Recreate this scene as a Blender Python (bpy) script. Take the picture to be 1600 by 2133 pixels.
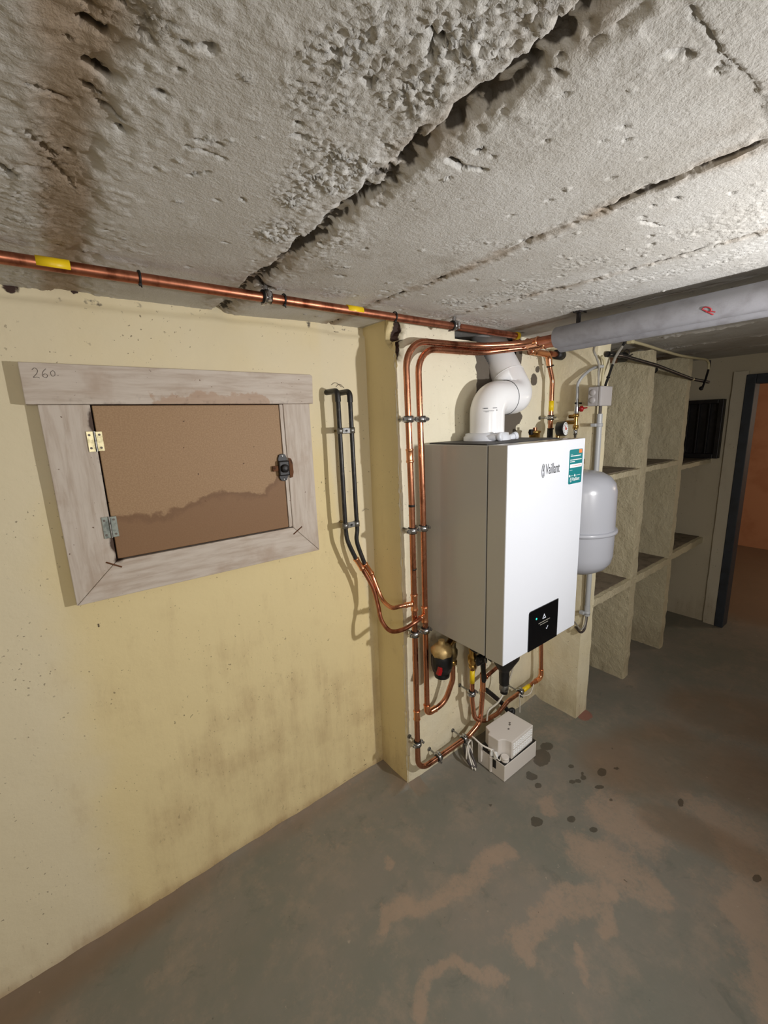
import bpy, bmesh, math, random
import numpy as np
from mathutils import Vector as V, Matrix

for o in list(bpy.data.objects):
    bpy.data.objects.remove(o, do_unlink=True)
scene = bpy.context.scene
COL = scene.collection
random.seed(7)

# ------------------------------------------------------------------ camera
YAW, PITCH, ROLL, FPX = [math.radians(a) for a in (36.97696, -11.79343, -2.13007)] + [883.95]
CAM = V((0, 0, 1.474))
_fw = V((math.sin(YAW) * math.cos(PITCH), math.cos(YAW) * math.cos(PITCH), math.sin(PITCH)))
_rt = V((math.cos(YAW), -math.sin(YAW), 0))
_up = _rt.cross(_fw)
RT = math.cos(ROLL) * _rt + math.sin(ROLL) * _up
UP = -math.sin(ROLL) * _rt + math.cos(ROLL) * _up
FW = _fw
cam_data = bpy.data.cameras.new('camera')
cam_data.sensor_fit = 'HORIZONTAL'
cam_data.sensor_width = 36.0
cam_data.lens = FPX / 1600.0 * 36.0
cam_data.clip_start = 0.02
cam = bpy.data.objects.new('camera', cam_data)
COL.objects.link(cam)
m3 = Matrix((RT, UP, -FW)).transposed()
cam.matrix_world = Matrix.Translation(CAM) @ m3.to_4x4()
scene.camera = cam

# ------------------------------------------------------------------ world, lamps, exposure
world = bpy.data.worlds.new('world')
scene.world = world
world.use_nodes = True
world.node_tree.nodes['Background'].inputs[0].default_value = (0.6, 0.62, 0.65, 1)
world.node_tree.nodes['Background'].inputs[1].default_value = 0.02

def lamp(name, loc, power, color, radius):
    d = bpy.data.lights.new(name, 'POINT')
    d.energy = power
    d.color = color
    d.shadow_soft_size = radius
    o = bpy.data.objects.new(name, d)
    COL.objects.link(o)
    o.location = loc
    return o
def spot(name, loc, aim, power, color, radius, cone, blend):
    d = bpy.data.lights.new(name, 'SPOT'); d.energy = power; d.color = color; d.shadow_soft_size = radius
    d.spot_size = math.radians(cone); d.spot_blend = blend
    o = bpy.data.objects.new(name, d); COL.objects.link(o); o.location = loc
    o.rotation_euler = (V(aim) - V(loc)).to_track_quat('-Z', 'Y').to_euler()
    return o
spot('work_lamp', (1.20, -0.36, 1.41), (0.80, 1.2, 1.34), 48, (1.0, 0.98, 0.96), 0.024, 170, 0.9)
lamp('fill_light', (-0.1, -1.1, 1.40), 25, (1.0, 0.97, 0.92), 0.25)  # added fill light behind the camera, lifts the shadows
lamp('next_room_lamp', (4.7, -0.4, 1.45), 13.0, (1.0, 0.82, 0.62), 0.10)
scene.view_settings.view_transform = 'Standard'
scene.view_settings.look = 'None'
scene.view_settings.gamma = 1.0
scene.view_settings.use_curve_mapping = False
scene.view_settings.exposure = 0.24

# ------------------------------------------------------------------ pixel of the photograph -> point on a real plane of the room
def ray(px, py):
    return RT * ((px - 800) / FPX) - UP * ((py - 1066.5) / FPX) + FW
def PY(px, py, y):
    d = ray(px, py); return CAM + d * (y / d.y)
def PX(px, py, x):
    d = ray(px, py); return CAM + d * (x / d.x)
def PZ(px, py, z):
    d = ray(px, py); return CAM + d * ((z - CAM.z) / d.z)

# ------------------------------------------------------------------ noise (numpy)
_rng = np.random.RandomState(11)
_T = _rng.rand(64, 64, 64).astype(np.float32)
def vnoise(p):
    i = np.floor(p).astype(np.int64); f = p - i; f = f * f * (3 - 2 * f)
    i &= 63; j = (i + 1) & 63
    x0, y0, z0 = i[..., 0], i[..., 1], i[..., 2]; x1, y1, z1 = j[..., 0], j[..., 1], j[..., 2]
    fx, fy, fz = f[..., 0], f[..., 1], f[..., 2]
    a = _T[x0, y0, z0] * (1 - fx) + _T[x1, y0, z0] * fx
    b = _T[x0, y1, z0] * (1 - fx) + _T[x1, y1, z0] * fx
    c = _T[x0, y0, z1] * (1 - fx) + _T[x1, y0, z1] * fx
    d = _T[x0, y1, z1] * (1 - fx) + _T[x1, y1, z1] * fx
    return (a * (1 - fy) + b * fy) * (1 - fz) + (c * (1 - fy) + d * fy) * fz
def fbm(p, scale, octv=4, seed=0, gain=0.5):
    p = np.asarray(p, dtype=np.float64) * scale + np.array([seed * 7.31, seed * 3.77, seed * 5.13])
    s = 0; a = 1.0; t = 0
    for k in range(octv):
        s = s + a * vnoise(p); t += a; a *= gain; p = p * 2.03 + 1.7
    return s / t
def sstep(x, a, b):
    t = np.clip((x - a) / (b - a), 0, 1); return t * t * (3 - 2 * t)

# ------------------------------------------------------------------ materials
def L(r, g, b):
    f = lambda c: (c / 255 / 12.92) if c / 255 <= 0.04045 else ((c / 255 + 0.055) / 1.055) ** 2.4
    return (f(r), f(g), f(b), 1.0)
class NT:
    def __init__(s, name):
        s.m = bpy.data.materials.new(name); s.m.use_nodes = True
        s.t = s.m.node_tree; s.b = s.t.nodes['Principled BSDF']
    def n(s, typ, **kw):
        o = s.t.nodes.new(typ)
        for k, v in kw.items():
            setattr(o, k, v)
        return o
    def put(s, sock, v):
        if isinstance(v, bpy.types.NodeSocket): s.t.links.new(v, sock)
        else: sock.default_value = v
    def coord(s, scale=(1, 1, 1), kind='Object'):
        c = s.n('ShaderNodeTexCoord'); mp = s.n('ShaderNodeMapping')
        s.t.links.new(c.outputs[kind], mp.inputs['Vector']); mp.inputs['Scale'].default_value = scale
        return mp.outputs['Vector']
    def noise(s, scale, detail=4, rough=0.55, vec=None, distort=0.0):
        o = s.n('ShaderNodeTexNoise'); o.inputs['Scale'].default_value = scale
        o.inputs['Detail'].default_value = detail; o.inputs['Roughness'].default_value = rough
        o.inputs['Distortion'].default_value = distort
        s.t.links.new(vec if vec else s.coord(), o.inputs['Vector'])
        return o.outputs['Fac']
    def ramp(s, fac, lo, hi):
        o = s.n('ShaderNodeMapRange'); o.interpolation_type = 'SMOOTHSTEP'
        s.put(o.inputs['Value'], fac); o.inputs['From Min'].default_value = lo; o.inputs['From Max'].default_value = hi
        return o.outputs['Result']
    def math(s, op, a, b=0.0):
        o = s.n('ShaderNodeMath', operation=op); s.put(o.inputs[0], a); s.put(o.inputs[1], b); return o.outputs[0]
    def mix(s, fac, a, b):
        o = s.n('ShaderNodeMix', data_type='RGBA')
        s.put(o.inputs[0], fac); s.put(o.inputs[6], a); s.put(o.inputs[7], b); return o.outputs[2]
    def attr(s, name):
        o = s.n('ShaderNodeAttribute'); o.attribute_name = name; return o.outputs['Fac']
    def bump(s, h, strength, dist):
        o = s.n('ShaderNodeBump'); o.inputs['Strength'].default_value = strength; o.inputs['Distance'].default_value = dist
        s.put(o.inputs['Height'], h); s.t.links.new(o.outputs['Normal'], s.b.inputs['Normal'])
    def set(s, **kw):
        for k, v in kw.items(): s.put(s.b.inputs[k.replace('_', ' ')], v)
        return s.m
MAT = {}
def simple(name, col, rough=0.5, metal=0.0, col2=None, nscale=30, lo=0.45, hi=0.7, bump=None, coat=0.0):
    t = NT(name); c = col
    if col2: c = t.mix(t.ramp(t.noise(nscale, 5), lo, hi), col, col2)
    t.set(Base_Color=c, Roughness=rough, Metallic=metal)
    if coat: t.set(Coat_Weight=coat, Coat_Roughness=0.05)
    if bump: t.bump(t.noise(bump[0], 3), bump[1], bump[2])
    MAT[name] = t.m; return t.m

# copper: bright metal with brown tarnish and flux smudges
def copper(name, base, tarn, smudge, amount, rough):
    t = NT(name)
    v = t.coord((1, 1, 0.35))
    c = t.mix(t.ramp(t.noise(26, 5, 0.6, v), 0.60 - amount, 0.78 - amount * 0.4), base, tarn)
    s2 = t.ramp(t.noise(34, 3, 0.6, t.coord((1, 1, 0.6))), 0.70, 0.76)
    c = t.mix(s2, c, smudge)
    r = t.math('ADD', t.math('MULTIPLY', t.noise(60, 3), 0.22), rough)
    t.set(Base_Color=c, Metallic=1.0, Roughness=r)
    MAT[name] = t.m
copper('copper', L(204, 142, 112), L(134, 82, 60), L(84, 46, 34), 0.10, 0.14)
copper('copper_bright', L(240, 172, 130), L(196, 116, 76), L(150, 84, 56), 0.08, 0.12)
copper('copper_old', L(182, 118, 92), L(116, 68, 50), L(70, 40, 30), 0.16, 0.28)
simple('black_paint', L(34, 34, 36), 0.38, 0.0, L(66, 62, 58), 60, 0.5, 0.75)
simple('old_brass', L(140, 122, 84), 0.45, 0.8, L(80, 70, 52), 60)
simple('filter_brass', L(212, 184, 128), 0.5, 0.55, L(176, 146, 96), 30)
simple('brass', L(206, 168, 98), 0.28, 1.0, L(150, 112, 60), 40)
simple('steel', L(190, 192, 196), 0.25, 1.0, L(120, 120, 122), 80, 0.5, 0.8)
simple('dull_steel', L(150, 150, 148), 0.42, 0.9, L(90, 90, 86), 70)
simple('galvanised_leaf', L(150, 156, 150), 0.5, 0.6, L(110, 116, 112), 60)
simple('nickel_leaf', L(226, 216, 176), 0.35, 0.5, L(180, 170, 130), 60)
simple('rust', L(110, 70, 42), 0.8, 0.2, L(60, 38, 24), 90)
simple('rubber', L(16, 16, 17), 0.55)
simple('black_plastic', L(20, 20, 22), 0.35, 0, L(34, 33, 34), 40)
simple('yellow_tape', L(240, 205, 20), 0.42)
simple('flue_white', L(242, 243, 246), 0.22)
simple('seam_dark', L(70, 72, 74), 0.6)
simple('casing_white', L(225, 229, 238), 0.24)
t = NT('casing_grey'); t.set(Base_Color=L(190, 188, 182), Roughness=0.22); MAT['casing_grey'] = t.m
simple('boiler_inside', L(60, 60, 62), 0.6)
simple('screen_glass', L(7, 8, 12), 0.06)
simple('ink', L(40, 42, 46), 0.5)
simple('pencil', L(112, 104, 98), 0.7)
simple('teal', L(10, 122, 130), 0.35)
simple('orange', L(240, 130, 70), 0.4)
simple('print_white', L(245, 247, 248), 0.4)
simple('print_red', L(200, 80, 70), 0.4)
simple('vessel_grey', L(166, 168, 176), 0.27, 0, None)
simple('conduit_grey', L(176, 178, 180), 0.4)
simple('box_grey', L(176, 172, 172), 0.5)
simple('insulation_grey', L(146, 146, 152), 0.75, 0, L(132, 131, 136), 25, 0.4, 0.7, (300, 0.15, 0.002))
simple('red_marker', L(160, 44, 52), 0.6)
simple('red_plastic', L(150, 16, 22), 0.3)
simple('cable_cream', L(196, 186, 150), 0.5)
simple('cable_grey', L(150, 146, 138), 0.5)
simple('cable_white', L(226, 220, 210), 0.45)
simple('cable_dark', L(70, 62, 60), 0.5)
simple('pump_white', L(226, 220, 214), 0.42, 0, None, bump=(400, 0.08, 0.001))
simple('clear_hose', L(206, 200, 186), 0.25)
simple('dark_lining', L(30, 20, 16), 0.95, 0, L(70, 42, 32), 40, bump=(60, 0.8, 0.02))  # near-black brown for the shaft interior and behind the hatch
simple('clay_brick', L(128, 72, 56), 0.9, 0, L(82, 44, 36), 50, bump=(120, 0.6, 0.004))
t = NT('led_teal'); t.set(Base_Color=L(40, 200, 180), Emission_Color=L(60, 220, 200), Emission_Strength=0.6); MAT['led_teal'] = t.m
t = NT('led_white'); t.set(Base_Color=L(200, 205, 215), Emission_Color=L(200, 205, 215), Emission_Strength=0.35); MAT['led_white'] = t.m

# painted wood of the hatch boards, one per grain direction
def wood(name, sc, seed):
    t = NT(name)
    v = t.coord(sc)
    g = t.noise(30, 6, 0.6, v, 0.4)
    c = t.mix(t.ramp(g, 0.35, 0.78), L(206, 195, 184), L(178, 161, 146))
    c = t.mix(t.math('MULTIPLY', t.ramp(t.noise(9, 4, 0.6), 0.52, 0.75), 0.7), c, L(174, 152, 134))
    c = t.mix(t.ramp(t.noise(85, 2, 0.5), 0.72, 0.76), c, L(120, 98, 82))
    st = t.ramp(t.math('ADD', t.attr('stain'), t.math('MULTIPLY', t.math('SUBTRACT', t.noise(24, 4), 0.5), 0.8)), 0.42, 0.50)
    c = t.mix(t.math('MULTIPLY', st, 0.7), c, L(176, 146, 122))
    dk = t.ramp(t.math('ADD', t.attr('grime'), t.math('MULTIPLY', t.math('SUBTRACT', t.noise(60, 4), 0.5), 0.9)), 0.35, 0.9)
    c = t.mix(dk, c, L(74, 54, 42))
    t.set(Base_Color=c, Roughness=0.62)
    t.bump(g, 0.25, 0.003)
    MAT[name] = t.m
wood('wood_x', (0.25, 1, 2.2), 1)
wood('wood_z', (2.2, 1, 0.25), 2)
t = NT('chipboard')
c = t.mix(t.ramp(t.noise(260, 3, 0.6), 0.4, 0.65), L(158, 126, 92), L(170, 138, 103))
c = t.mix(t.math('MULTIPLY', t.ramp(t.noise(420, 2), 0.66, 0.74), 0.6), c, L(206, 178, 140))
c = t.mix(t.ramp(t.noise(70, 2), 0.73, 0.76), c, L(96, 66, 40))
wet = t.ramp(t.math('ADD', t.attr('stain'), t.math('MULTIPLY', t.math('SUBTRACT', t.noise(30, 5), 0.5), 0.22)), 0.47, 0.51)
c = t.mix(t.math('MULTIPLY', wet, 0.75), c, L(126, 90, 58))
ring = t.math('MULTIPLY', wet, t.math('SUBTRACT', 1.0, t.ramp(t.math('ADD', t.attr('stain'), t.math('MULTIPLY', t.math('SUBTRACT', t.noise(30, 5), 0.5), 0.22)), 0.51, 0.60)))
c = t.mix(t.math('MULTIPLY', ring, 0.35), c, L(100, 68, 42))
gr = t.ramp(t.math('ADD', t.attr('grime'), t.math('MULTIPLY', t.math('SUBTRACT', t.noise(60, 4), 0.5), 0.9)), 0.35, 0.9)
c = t.mix(gr, c, L(60, 38, 24))
t.set(Base_Color=c, Roughness=0.6); t.bump(t.noise(220, 3), 0.12, 0.002); MAT['chipboard'] = t.m

# plaster of walls; attributes: pale (cream instead of yellow), dirt, bare (grey render, and shade painted at the wall top)
def plaster(name, yellow, cream, dirtc, bumps):
    t = NT(name)
    c = t.mix(t.ramp(t.math('ADD', t.attr('pale'), t.math('MULTIPLY', t.math('SUBTRACT', t.noise(5, 4), 0.5), 0.5)), 0.2, 0.8), yellow, cream)
    streak = t.noise(16, 5, 0.65, t.coord((1, 1, 0.16)))
    blot = t.noise(7, 5, 0.6)
    d = t.math('ADD', t.attr('dirt'), t.math('MULTIPLY', t.math('SUBTRACT', t.math('MULTIPLY', t.math('ADD', streak, blot), 0.5), 0.5), 2.6))
    c = t.mix(t.math('MULTIPLY', t.ramp(d, 0.05, 1.25), 0.7), c, dirtc)
    fs = t.noise(70, 4, 0.7, t.coord((1, 1, 0.45)))
    c = t.mix(t.math('MULTIPLY', t.math('MULTIPLY', t.ramp(fs, 0.60, 0.72), t.ramp(d, 0.05, 0.8)), 0.55), c, L(104, 80, 56))
    sp = t.math('MULTIPLY', t.ramp(t.noise(110, 2, 0.5), 0.69, 0.73), t.ramp(t.noise(6, 3), 0.40, 0.60))
    c = t.mix(t.math('MULTIPLY', sp, 0.65), c, L(96, 78, 54))
    b = t.ramp(t.math('ADD', t.attr('bare_shade'), t.math('MULTIPLY', t.math('SUBTRACT', t.noise(28, 5), 0.5), 0.9)), 0.45, 0.55)
    c = t.mix(b, c, L(100, 92, 82))
    k = t.ramp(t.math('ADD', t.attr('dark'), t.math('MULTIPLY', t.math('SUBTRACT', t.noise(60, 4), 0.5), 0.6)), 0.42, 0.58)
    c = t.mix(k, c, L(58, 36, 28))
    t.set(Base_Color=c, Roughness=0.72)
    t.bump(t.math('ADD', t.math('MULTIPLY', t.noise(bumps[0], 5, 0.6), 1.0), t.math('MULTIPLY', t.noise(bumps[0] * 5, 3), 0.25)), bumps[1], bumps[2])
    MAT[name] = t.m
plaster('plaster_yellow', L(230, 212, 163), L(229, 217, 186), L(160, 126, 88), (12, 0.25, 0.01))
plaster('plaster_cream', L(226, 213, 174), L(234, 227, 204), L(160, 138, 100), (22, 0.35, 0.01))
plaster('plaster_rough', L(204, 192, 160), L(206, 197, 170), L(140, 120, 92), (48, 0.9, 0.009))
plaster('plaster_plain', L(196, 186, 164), L(202, 194, 176), L(150, 132, 104), (14, 0.3, 0.01))
simple('slab_bare', L(128, 116, 100), 0.85, 0, L(104, 92, 78), 18, bump=(80, 0.5, 0.004))
simple('salmon_plaster', L(206, 152, 116), 0.75, 0, L(192, 136, 100), 4)
simple('blue_paint', L(52, 58, 68), 0.55, 0, L(44, 48, 56), 14)
simple('black_iron', L(26, 24, 26), 0.45, 0.2, L(40, 36, 38), 30)

t = NT('ceiling_render')
c = t.mix(t.ramp(t.noise(3.0, 5, 0.6), 0.35, 0.7), L(206, 205, 202), L(190, 187, 181))
c = t.mix(t.math('MULTIPLY', t.ramp(t.noise(9, 5, 0.65), 0.52, 0.75), 0.5), c, L(164, 156, 145))
br = t.ramp(t.math('ADD', t.attr('stain'), t.math('MULTIPLY', t.math('SUBTRACT', t.noise(14, 5), 0.5), 0.8)), 0.3, 0.95)
c = t.mix(t.math('MULTIPLY', br, 0.8), c, L(140, 116, 86))
dk = t.ramp(t.math('ADD', t.attr('dark'), t.math('MULTIPLY', t.math('SUBTRACT', t.noise(45, 4), 0.5), 0.9)), 0.40, 0.85)
c = t.mix(t.math('MULTIPLY', dk, 0.93), c, L(54, 46, 36))
t.set(Base_Color=c, Roughness=0.8)
t.bump(t.math('ADD', t.noise(260, 4, 0.65), t.math('MULTIPLY', t.noise(90, 3), 0.8)), 0.55, 0.003)
MAT['ceiling_render'] = t.m

t = NT('floor_screed')
c = t.mix(t.ramp(t.noise(2.4, 5, 0.6), 0.35, 0.68), L(120, 119, 109), L(133, 126, 116))
c = t.mix(t.math('MULTIPLY', t.ramp(t.noise(7, 8, 0.72), 0.46, 0.72), 0.75), c, L(150, 136, 121))
c = t.mix(t.math('MULTIPLY', t.ramp(t.noise(11, 8, 0.7, None, 0.6), 0.55, 0.75), 0.6), c, L(96, 98, 90))
pk = t.ramp(t.math('ADD', t.math('ADD', t.attr('pink'), t.math('MULTIPLY', t.math('SUBTRACT', t.noise(22, 7, 0.7), 0.5), 1.6)), t.math('MULTIPLY', t.math('SUBTRACT', t.noise(75, 5, 0.7), 0.5), 1.6)), 0.12, 1.05)
c = t.mix(t.math('MULTIPLY', pk, 0.62), c, L(168, 144, 124))
bn = t.ramp(t.math('ADD', t.attr('brown'), t.math('MULTIPLY', t.math('SUBTRACT', t.noise(5, 5), 0.5), 0.6)), 0.3, 1.0)
c = t.mix(t.math('MULTIPLY', bn, 0.7), c, L(128, 102, 78))
rd = t.ramp(t.math('ADD', t.attr('red'), t.math('MULTIPLY', t.math('SUBTRACT', t.noise(40, 4), 0.5), 0.7)), 0.4, 0.7)
c = t.mix(t.math('MULTIPLY', rd, 0.75), c, L(148, 92, 80))
sc = t.math('MULTIPLY', t.ramp(t.noise(45, 3), 0.71, 0.77), 0.5)
c = t.mix(sc, c, L(178, 164, 146))
sp = t.math('MULTIPLY', t.ramp(t.noise(70, 2), 0.74, 0.78), 0.55)
c = t.mix(sp, c, L(62, 54, 46))
wt = t.ramp(t.math('ADD', t.attr('wet'), t.math('MULTIPLY', t.math('SUBTRACT', t.noise(50, 4), 0.5), 0.55)), 0.42, 0.52)
c = t.mix(t.math('MULTIPLY', wt, 0.66), c, L(54, 47, 38))
t.set(Base_Color=c, Roughness=t.math('SUBTRACT', 0.62, t.math('MULTIPLY', wt, 0.25)))
t.bump(t.noise(20, 5, 0.6), 0.2, 0.006)
MAT['floor_screed'] = t.m

# ------------------------------------------------------------------ mesh helpers
class MB:
    def __init__(s): s.v = []; s.f = []; s.sm = []
    def add(s, vs, fs, smooth=False):
        b = len(s.v); s.v += [tuple(p) for p in vs]; s.f += [tuple(i + b for i in f) for f in fs]; s.sm += [smooth] * len(fs); return s
    def bm(s, bm, smooth=False):
        bm.verts.ensure_lookup_table(); bm.verts.index_update()
        return s.add([v.co for v in bm.verts], [[v.index for v in f.verts] for f in bm.faces], smooth)
    def box(s, a, b, bev=0.0, seg=2, rot=None, piv=None):
        bm = bmesh.new(); bmesh.ops.create_cube(bm, size=1)
        for v in bm.verts:
            v.co = V([a[i] + (v.co[i] + 0.5) * (b[i] - a[i]) for i in range(3)])
        if bev: bmesh.ops.bevel(bm, geom=bm.edges[:], offset=bev, segments=seg, profile=0.5, affect='EDGES')
        if rot is not None:
            p = V(piv) if piv else (V(a) + V(b)) / 2
            for v in bm.verts: v.co = rot @ (v.co - p) + p
        s.bm(bm, False); bm.free(); return s
    def prism(s, poly, ext, bev=0.0, seg=2):
        bm = bmesh.new(); vs = [bm.verts.new(p) for p in poly]; f = bm.faces.new(vs)
        r = bmesh.ops.extrude_face_region(bm, geom=[f])
        for v in r['geom']:
            if isinstance(v, bmesh.types.BMVert): v.co += V(ext)
        bmesh.ops.recalc_face_normals(bm, faces=bm.faces[:])
        if bev: bmesh.ops.bevel(bm, geom=bm.edges[:], offset=bev, segments=seg, profile=0.5, affect='EDGES')
        s.bm(bm); bm.free(); return s
    def tube(s, pts, r, seg=14, cap=True, radii=None):
        pts = [V(p) for p in pts]; n = len(pts)
        tang = []
        for i in range(n):
            a = pts[max(i - 1, 0)]; b = pts[min(i + 1, n - 1)]; tang.append((b - a).normalized())
        t0 = tang[0]; u = t0.cross(V((0, 0, 1)))
        if u.length < 1e-3: u = t0.cross(V((0, 1, 0)))
        u.normalize(); vs = []
        for i in range(n):
            if i:
                q = tang[i - 1].rotation_difference(tang[i]); u = q @ u
                u = (u - tang[i] * u.dot(tang[i])).normalized()
            w = tang[i].cross(u); rr = radii[i] if radii else r
            for k in range(seg):
                a = 2 * math.pi * k / seg
                vs.append(pts[i] + (u * math.cos(a) + w * math.sin(a)) * rr)
        fs = [(i * seg + k, i * seg + (k + 1) % seg, (i + 1) * seg + (k + 1) % seg, (i + 1) * seg + k) for i in range(n - 1) for k in range(seg)]
        s.add(vs, fs, True)
        if cap:
            s.add(vs[:seg], [tuple(range(seg))[::-1]]); s.add(vs[-seg:], [tuple(range(seg))])
        return s
    def lathe(s, prof, org, axis, seg=24):
        """prof: list of (distance along axis, radius)"""
        ax = V(axis).normalized(); org = V(org)
        u = ax.cross(V((0, 0, 1)))
        if u.length < 1e-3: u = ax.cross(V((0, 1, 0)))
        u.normalize(); w = ax.cross(u); vs = []
        for h, r in prof:
            for k in range(seg):
                a = 2 * math.pi * k / seg
                vs.append(org + ax * h + (u * math.cos(a) + w * math.sin(a)) * max(r, 1e-5))
        n = len(prof)
        fs = [(i * seg + k, i * seg + (k + 1) % seg, (i + 1) * seg + (k + 1) % seg, (i + 1) * seg + k) for i in range(n - 1) for k in range(seg)]
        s.add(vs, fs, True)
        if prof[0][1] > 1e-4: s.add(vs[:seg], [tuple(range(seg))[::-1]])
        if prof[-1][1] > 1e-4: s.add(vs[-seg:], [tuple(range(seg))])
        return s
    def ring(s, c, axis, R, r, seg=24, rs=8, flat=1.0):
        ax = V(axis).normalized(); u = ax.cross(V((0, 0, 1)))
        if u.length < 1e-3: u = ax.cross(V((0, 1, 0)))
        u.normalize(); w = ax.cross(u); vs = []; c = V(c)
        for i in range(seg):
            a = 2 * math.pi * i / seg; d = u * math.cos(a) + w * math.sin(a)
            for k in range(rs):
                b = 2 * math.pi * k / rs
                vs.append(c + d * (R + r * math.cos(b)) + ax * (r * flat * math.sin(b)))
        fs = [(i * rs + k, ((i + 1) % seg) * rs + k, ((i + 1) % seg) * rs + (k + 1) % rs, i * rs + (k + 1) % rs) for i in range(seg) for k in range(rs)]
        return s.add(vs, fs, True)
    def mesh(s, name, base=V((0, 0, 0))):
        me = bpy.data.meshes.new(name)
        me.from_pydata([tuple(V(p) - base) for p in s.v], [], s.f)
        bm = bmesh.new(); bm.from_mesh(me); bmesh.ops.recalc_face_normals(bm, faces=bm.faces[:]); bm.to_mesh(me); bm.free()
        me.polygons.foreach_set('use_smooth', s.sm); me.update()
        return me

def bend(pts, R=0.04, seg=7):
    """polyline with rounded corners; R a number or one per inner point"""
    pts = [V(p) for p in pts]; out = [pts[0]]
    for i in range(1, len(pts) - 1):
        r = R[i - 1] if isinstance(R, (list, tuple)) else R
        a, b, c = pts[i - 1], pts[i], pts[i + 1]
        d1 = (a - b).normalized(); d2 = (c - b).normalized(); ang = d1.angle(d2)
        if ang > math.pi - 0.02 or r <= 0: out.append(b); continue
        t = min(r / math.tan(ang / 2), (a - b).length * 0.49, (c - b).length * 0.49); r2 = t * math.tan(ang / 2)
        cen = b + (d1 + d2).normalized() * (r2 / math.sin(ang / 2)); p0 = b + d1 * t - cen; p1 = b + d2 * t - cen
        for k in range(seg + 1):
            out.append(cen + p0.normalized().slerp(p1.normalized(), k / seg) * r2)
    out.append(pts[-1]); return out
def spline(pts, n=8):
    P = [V(p) for p in pts]; P = [P[0] * 2 - P[1]] + P + [P[-1] * 2 - P[-2]]; out = []
    for i in range(1, len(P) - 2):
        for k in range(n):
            t = k / n
            out.append(0.5 * ((2 * P[i]) + (P[i + 1] - P[i - 1]) * t + (2 * P[i - 1] - 5 * P[i] + 4 * P[i + 1] - P[i + 2]) * t * t + (3 * P[i] - P[i - 1] - 3 * P[i + 1] + P[i + 2]) * t ** 3))
    out.append(P[-2]); return out

def tag(o, label=None, cat=None, group=None, kind=None):
    if label: o['label'] = label
    if cat: o['category'] = cat
    if group: o['group'] = group
    if kind: o['kind'] = kind
    return o
def thing(name, base, label, cat, group=None):
    o = bpy.data.objects.new(name, None); COL.objects.link(o); o.location = base; o.empty_display_size = 0.02
    return tag(o, label, cat, group)
def wloc(o):
    b = V((0, 0, 0))
    while o is not None: b = b + V(o.location); o = o.parent
    return b
def part(name, mb, mat, parent=None, label=None):
    b = wloc(parent) if parent else V((0, 0, 0))
    me = mb.mesh(name, b); me.materials.append(MAT[mat])
    o = bpy.data.objects.new(name, me); COL.objects.link(o)
    if parent: o.parent = parent
    if label: o['label'] = label
    return o
def single(name, mb, mat, label, cat, group=None):
    """a thing that is one mesh; its origin at the middle of its foot"""
    vs = np.array([tuple(p) for p in mb.v]); b = V(((vs[:, 0].min() + vs[:, 0].max()) / 2, (vs[:, 1].min() + vs[:, 1].max()) / 2, vs[:, 2].min()))
    me = mb.mesh(name, b); me.materials.append(MAT[mat])
    o = bpy.data.objects.new(name, me); COL.objects.link(o); o.location = b
    return tag(o, label, cat, group)
def struct(name, mb, mat, label=None):
    o = part(name, mb, mat); return tag(o, label, None, None, 'structure')
def gridmesh(name, P, mat, attrs=None, keep=None, smooth=True, flip=False):
    """P: (n, m, 3) points"""
    n, m = P.shape[:2]
    idx = np.arange(n * m).reshape(n, m)
    q = np.stack([idx[:-1, :-1], idx[1:, :-1], idx[1:, 1:], idx[:-1, 1:]], -1).reshape(-1, 4)
    if flip: q = q[:, ::-1]
    if keep is not None: q = q[keep.reshape(-1)]
    me = bpy.data.meshes.new(name)
    me.vertices.add(n * m); me.vertices.foreach_set('co', P.reshape(-1).astype(np.float32))
    me.loops.add(q.size); me.loops.foreach_set('vertex_index', q.reshape(-1).astype(np.int32))
    me.polygons.add(len(q)); me.polygons.foreach_set('loop_start', np.arange(0, q.size, 4, dtype=np.int32))
    me.polygons.foreach_set('loop_total', np.full(len(q), 4, dtype=np.int32))
    me.update(calc_edges=True)
    me.polygons.foreach_set('use_smooth', np.full(len(q), smooth))
    for k, a in (attrs or {}).items():
        at = me.attributes.new(k, 'FLOAT', 'POINT'); at.data.foreach_set('value', np.asarray(a, dtype=np.float32).reshape(-1))
    me.validate(); me.update(); me.materials.append(MAT[mat])
    o = bpy.data.objects.new(name, me); COL.objects.link(o); return o
def setattr_mesh(o, name, fn):
    me = o.data; co = np.zeros(len(me.vertices) * 3, dtype=np.float32); me.vertices.foreach_get('co', co); co = co.reshape(-1, 3)
    b = wloc(o); co = co + np.array([b.x, b.y, b.z])
    at = me.attributes.new(name, 'FLOAT', 'POINT'); at.data.foreach_set('value', fn(co).astype(np.float32))
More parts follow.
